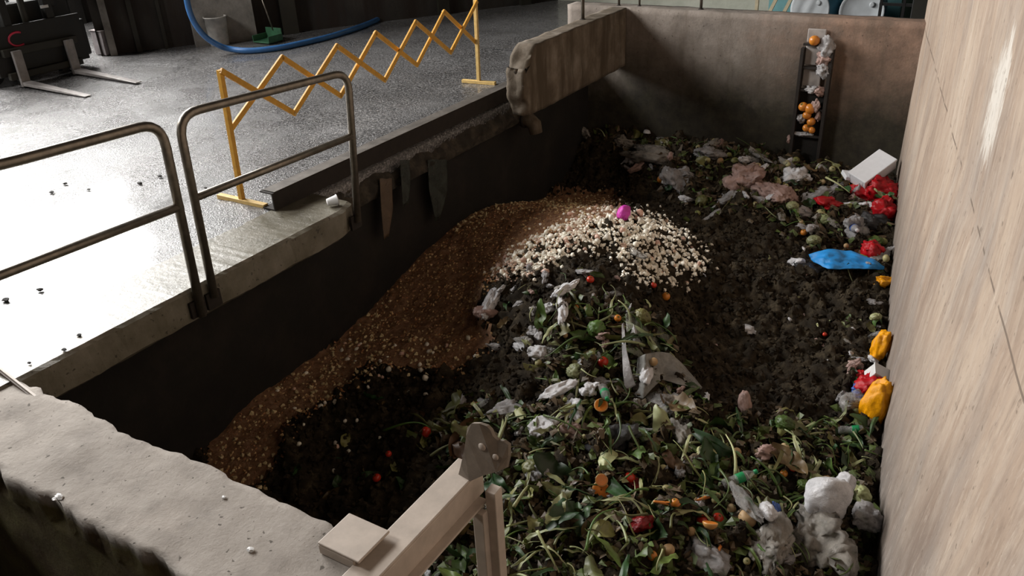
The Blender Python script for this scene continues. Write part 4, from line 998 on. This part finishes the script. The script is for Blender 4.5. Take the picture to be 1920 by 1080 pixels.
crowns = [crown(k, GREENS[(3, 0, 3, 2)[k]]) for k in range(4)]
def use(protos, spots, names, cat, group=None, s=1., lift=.055, tilt=.3):
    first = set()
    for k, it in enumerate(spots):
        (u, v), lb = it[0], it[1]; sc_ = it[2] if len(it) > 2 else 1.
        pr = protos[k % len(protos)]
        o = copy_tree(pr); p = hit(u, v); props(o, lb, cat, group); o.name = names
        place(o, p.x, p.y, p.z+lift, s*sc_, tilt)
def drop(protos):
    for t in protos:
        for c in list(t.children): bpy.data.objects.remove(c)
        bpy.data.objects.remove(t)
CS = [((1545, 420), 'pale cabbage head on the far heap left of the milky bottle'), ((1640, 462), 'pale lettuce head at the wall above the red scrap'), ((1525, 460), 'light green head on the near edge of the far heap'),
 ((1315, 385), 'yellow green cabbage end at the left front of the far heap'), ((1080, 708), 'pale green cabbage chunk above the green labelled bottle'), ((1118, 628), 'yellow green leaf head on the central heap'),
 ((1325, 862), 'round green head in the foreground greens'), ((1000, 890), 'dark green head beside the end of the steel beam'), ((1610, 940), 'whitish green head right of the puffed white bag'),
 ((1470, 805), 'pale head on the upper edge of the right foreground greens'), ((1640, 605), 'white green scrap head at the wall above the yellow bags', .7), ((1205, 605), 'light green head inside the upper translucent bag'), ((1530, 915), 'brownish head above the puffed white bag', .8), ((1505, 920), 'green floret at the right of the greens', .6), ((1485, 395), 'green head in front of the tan bag', .9)]
use(crowns, CS, 'cabbage_head', 'cabbage'); drop(crowns)
# round fruit and vegetables
def fruit(name, r, mat, squash=.88, calyx=True, stretch=1.):
    t = bpy.data.objects.new(name, None); C.objects.link(t); t.empty_display_size = .03
    prof = [(r*max(.02, math.sin(a))*(1+.0), -r*squash*math.cos(a)*stretch+(-.12*r*math.exp(-((math.pi-a)/.35)**2))) for a in np.linspace(.02, math.pi-.02, 14)]
    MB().lathe(prof, 20).build('flesh', mat, t, smooth=True)
    if calyx:
        m = MB()
        for k in range(5):
            a = k*1.256; m.add([(0, 0, r*squash*.9), (r*.16*math.cos(a+.5), r*.16*math.sin(a+.5), r*squash*.94), (r*.5*math.cos(a), r*.5*math.sin(a), r*squash*.9), (r*.16*math.cos(a-.5), r*.16*math.sin(a-.5), r*squash*.94)], [(0, 3, 2, 1)])
        m.tube([(0, 0, r*squash*.85), (.002, 0, r*squash*1.15)], r*.06, 6); m.build('calyx', GREENS[0], t)
    return t
def fm(n_, c, r=.3): return plain(n_, c, r, 0, .2, 8, .1)
TOM = [fruit('tomato', .04, fm('tomato_red', (.55, .035, .015)))]
SP = [((800, 821), 'red tomato at the left of the foreground greens', 1.0), ((708, 907), 'red tomato in the dark hollow left of the steel beam', .8), ((1107, 535), 'bright red tomato on the crown of the central heap', .8), ((1545, 637), 'small red tomato alone on the dark mud', .5), ((1225, 545), 'red tomato at the right of the central crown', .7), ((1130, 690), 'orange red tomato above the green labelled bottle', 1.1), ((1315, 988), 'red tomato under scraps in the lower foreground', .9), ((1345, 985), 'dark red tomato right of the carrot piece', .9), ((1180, 908), 'deep red tomato half hidden under leaves', .9), ((1485, 890), 'small red tomato in the right foreground greens', .6), ((730, 862), 'dim red tomato between the two red tomatoes of the hollow', .6)]
use(TOM, SP, 'tomato', 'tomato'); drop(TOM)
ORG = [fruit('orange', .042, fm('orange_peel', (.62, .22, .03)), .95)]
SP = [((1080, 588), 'small orange fruit on the left of the central greens', .6), ((1158, 608), 'orange fruit right of the yellow green leaf head', .7), ((1248, 566), 'orange brown fruit at the right edge of the central crown', .9), ((1240, 345), 'dull orange fruit at the left end of the far heap', 1.3), ((1506, 445), 'small orange fruit on the near edge of the far heap', .8), ((1222, 1055), 'orange fruit at the bottom edge of the greens', .7), ((1265, 955), 'small orange fruit in the lower greens', .6), ((1470, 1040), 'orange fruit in the murky film', .6), ((1468, 900), 'orange yellow fruit in the right foreground greens', .6)]
use(ORG, SP, 'orange', 'orange'); 
t0 = []
def ladderfruit(u, v, r_, lb):
    o = copy_tree(ORG[0]); props(o, lb, 'orange', 'oranges stuck in the wall ladder'); o.name = 'orange'; o.location = bw(u, v, .10); o.scale = (r_,)*3; o.rotation_euler = (random.uniform(0, 1), .5, random.uniform(0, 6))
for (u, v, r_) in ((1527, 76, 1.4), (1506, 200, 1.3), (1519, 204, 1.5), (1513, 216, 1.2), (1521, 228, 1.2), (1512, 240, 1.1), (1522, 244, 1.0)):
    ladderfruit(u, v, r_, 'orange fruit caught in the clogged ladder on the back wall')
drop(ORG)
# pale rags caught in the ladder
for k, (u, v, s) in enumerate(((1550, 88, (.08, .05, .10)), (1545, 110, (.07, .05, .07)), (1545, 130, (.07, .04, .08)), (1538, 172, (.05, .04, .05)), (1520, 168, (.06, .04, .04)), (1530, 200, (.05, .04, .07)), (1502, 222, (.04, .03, .05)), (1535, 218, (.03, .03, .06)), (1505, 252, (.09, .03, .03)), (1480, 262, (.03, .03, .04)))):
    o = crumple('waste_scrap', s, 50+k, PL['pinkfilm'] if k % 2 else PL['grey'], .7, 1.8, 3, label='pale scrap of film caught on the clogged wall ladder', cat='film scrap', group='scraps caught on the wall ladder'); o.location = bw(u, v, .09)
# halved oranges
def half(r=.05):
    t = bpy.data.objects.new('orange_half', None); C.objects.link(t); t.empty_display_size = .03
    MB().lathe([(r*.02, -r*.9)]+[(r*math.sin(a), -r*.9*math.cos(a)) for a in np.linspace(.2, math.pi/2, 8)]+[(r*.93, .001)], 24).build('rind', fm('rind', (.55, .28, .09)), t, smooth=True)
    MB().lathe([(r*.93, 0), (r*.8, .002), (r*.1, .001)], 24).build('pulp', fm('pulp', (.66, .2, .03), .25), t)
    return t
H = [half()]
for (u, v, s, lb, tl) in ((1127, 938, 1.15, 'cut orange half facing the camera in the lower greens', (-.95, .25, .1)), (1127, 778, 1.0, 'pale orange half tucked in the greens below the green label', (.5, .3, 0)), (1128, 920, .8, 'second orange half just above the cut one', (-.9, .1, .6)), (1330, 1000, .9, 'orange peel piece at the lower right greens', (-.4, .4, 1))):
    o = copy_tree(H[0]); props(o, lb, 'orange half'); p = hit(u, v); o.location = p+Vector((0, 0, .085)); o.rotation_euler = (tl[0]+1.75 if tl[0] < -.6 else tl[0], tl[1], tl[2]); o.scale = (s,)*3
drop(H)
PO = [fruit('potato', .035, fm('potato_skin', (.42, .27, .13), .6), .8, False, 1.3), fruit('potato', .035, fm('onion_skin', (.48, .36, .2), .4), .9, True)]
SP = [((1253, 1044), 'pale yellow brown potato at the bottom of the greens', 1.), ((1370, 966), 'bright yellow oval potato in the lower right', .9), ((1400, 985), 'dull brown potato beside the carton scrap', 1.6), ((1470, 850), 'pale round onion in the right greens', .9), ((1545, 915), 'brownish onion above the puffed white bag', 1.3), ((1300, 950), 'small brown potato in the lower greens', .7), ((1380, 860), 'pale onion right of the green head', .9), ((1100, 590), 'white green onion on the central heap', .7), ((1060, 640), 'small pale onion left of the leaf head', .6), ((1470, 810), 'round pale onion at the top of the right greens', .9), ((1585, 470), 'pale onion beside the blue sheet', .7), ((1540, 350), 'pale potato on the far heap', 1.1), ((1225, 690), 'beige onion inside the smoky bag', .9), ((1420, 320), 'brown potato at the top of the far heap', 1.2), ((1350, 310), 'dull potato at the top left of the far heap', 1.2), ((1500, 425), 'small pale onion on the near edge of the far heap', .8), ((1295, 1010), 'tan potato low in the greens', .8)]
use(PO, SP, 'potato', 'potato'); drop(PO)
# white bulbs on the crest
def bulb(k):
    import bmesh
    bm = bmesh.new(); bmesh.ops.create_icosphere(bm, subdivisions=2, radius=1)
    for v in bm.verts:
        p = v.co.copy(); v.co = Vector((p.x*1.1, p.y*.9, p.z*.8))*(1+.35*mn.noise(p*1.6+Vector((k*7, 0, 0))))*.026
    me = bpy.data.meshes.new('bulb'); bm.to_mesh(me); bm.free(); me.shade_smooth(); return me
bm1 = plain('white_bulb', (.82, .77, .66), .45, 0, .12, 30, .1, obj_var=.3); bm2 = plain('pinkish_bulb', (.66, .44, .34), .45, 0, .2, 30, .1, obj_var=.3)
bulbs = [proto(bulb(k), bm1 if k % 4 else bm2) for k in range(8)]
spawn(bulbs, Z_WHITE, 290, 'peeled_bulb', 'white peeled bulb on the crest of the central heap', 'peeled bulb', 'white bulbs on the crest', .6, 1.3, .8, 0, .015)
chipmesh(sample(Z_WHITE, 4200), .018, 'lump', .9).build('bulb_pieces', bm1, kind='stuff', label='small white bulb pieces strewn between the bulbs on the crest', cat='food waste')
chipmesh(sample([(925,510),(1000,455),(1080,425),(1120,440),(1060,460),(1020,480),(960,530)], 1200), .016, 'lump', .9).build('bulb_pieces', bm2, kind='stuff', label='pinkish bulb crumbs on the left shoulder of the crest', cat='food waste')
Z_STR = [(650,640),(920,640),(930,670),(860,700),(700,720),(640,700)]
spawn(bulbs, Z_STR, 34, 'peeled_bulb', 'pale bulb scattered at the lower edge of the brown slope', 'peeled bulb', 'bulbs below the brown slope', .6, 1.1, .8, 0, .01)
spawn(bulbs, [(540,720),(720,700),(820,740),(760,800),(620,900),(540,900)], 26, 'peeled_bulb', 'pale bulb lying on dark mud in the left hollow', 'peeled bulb', 'bulbs in the left hollow', .5, 1., .8, 0, .01)
# carrots
def carrot_mesh():
    mb = MB(); mb.tube([(x, .01*math.sin(x*12), 0) for x in np.linspace(-.08, .08, 12)], [.006+.012*(i/11) for i in range(11)]+[.008], 10); return mb
for (u, v, yaw, lb) in ((1330, 990, -.6, 'broken carrot in the lower right greens'), (1325, 940, .9, 'thin carrot piece above the broken carrot'), (1250, 952, .3, 'short carrot end left of the yellow potato'), (1350, 1030, 1.6, 'peach coloured carrot end near the bottom edge'), (902, 762, .7, 'orange carrot sliver at the top left of the greens')):
    t = empty('carrot', (0, 0, 0), lb, 'carrot'); put(t, u, v, .035, (0, .1, yaw)); carrot_mesh().build('root', fm('carrot_orange', (.58, .19, .04)), t, smooth=True)
    m = MB(); m.tube([(.08, 0, 0), (.10, .01, .01)], .005, 6); m.build('stem_end', GREENS[0], t)
# a few scraps on the right band and mud
small = [proto(leaf_mesh(.09, .05, .6, .02, 90+k), (GREENS[3], PL['white'], GREENS[2], PL['pinkfilm'])[k]) for k in range(4)]
spawn(small, [(1280,430),(1480,430),(1650,560),(1640,760),(1400,780),(1300,650)], 40, 'small_scrap', 'small pale scrap lying loose on the dark mud', 'scrap', 'scraps on the dark mud', .3, .8, .6, 0, .01)

# torn film scraps: a few crumpled shapes copied over the heaps
films = []
for k in range(8):
    o = crumple('film_scrap', (random.uniform(.05, .10), random.uniform(.035, .06), random.uniform(.02, .04)), 80+k, PL[('grey', 'white', 'pinkfilm', 'dirty', 'clear', 'white', 'dirty', 'grey')[k]], .6, 1.7, 2)
    films.append((o.data, None)); bpy.data.objects.remove(o)
spawn(films, Z_FAR, 70, 'film_scrap', 'crumpled scrap of pale film among the leaves of the far heap', 'film scrap', 'film scraps on the far heap', .7, 1.5, .5, 0, .03)
spawn(films, [(930,500),(1090,500),(1180,560),(1180,640),(1080,700),(960,690),(930,600)], 34, 'film_scrap', 'crumpled scrap of pale film on the left flank of the central heap', 'film scrap', 'film scraps on the central heap', .4, .9, .5, 0, .02)
spawn(films, Z_GREEN, 40, 'film_scrap', 'crumpled scrap of pale film lying in the foreground greens', 'film scrap', 'film scraps in the foreground greens', .4, .9, .5, 0, .03)
spawn(films, Z_RIGHT, 12, 'film_scrap', 'crumpled scrap of film in the rubbish along the right wall', 'film scrap', 'film scraps along the right wall', .4, .9, .5, 0, .02)
rounds = [fruit('round_vegetable', .035, fm('pale_round', (.40, .36, .17), .5), .85, True), fruit('round_vegetable', .03, fm('olive_round', (.22, .22, .07), .5), 1., True)]
spawn(rounds, Z_FAR, 34, 'round_vegetable', 'small pale green round vegetable on the far heap', 'vegetable', 'round vegetables on the far heap', .8, 1.6, .8, 0, .03)
spawn(rounds, Z_GREEN, 36, 'round_vegetable', 'small pale green round vegetable in the foreground greens', 'vegetable', 'round vegetables in the foreground greens', .5, 1.0, .8, 0, .03)
drop(rounds)

spawn(leaves, Z_TOP, 16, 'vegetable_leaf', 'small green leaf on the muddy crown of the central heap', 'vegetable leaf', 'leaves on the central crown', .35, .7, .5, 0, .02)
spawn(stalks, Z_TOP, 12, 'vegetable_stalk', 'thin stalk on the muddy crown of the central heap', 'vegetable stalk', 'stalks on the central crown', .4, .8, .3, 0, .02)
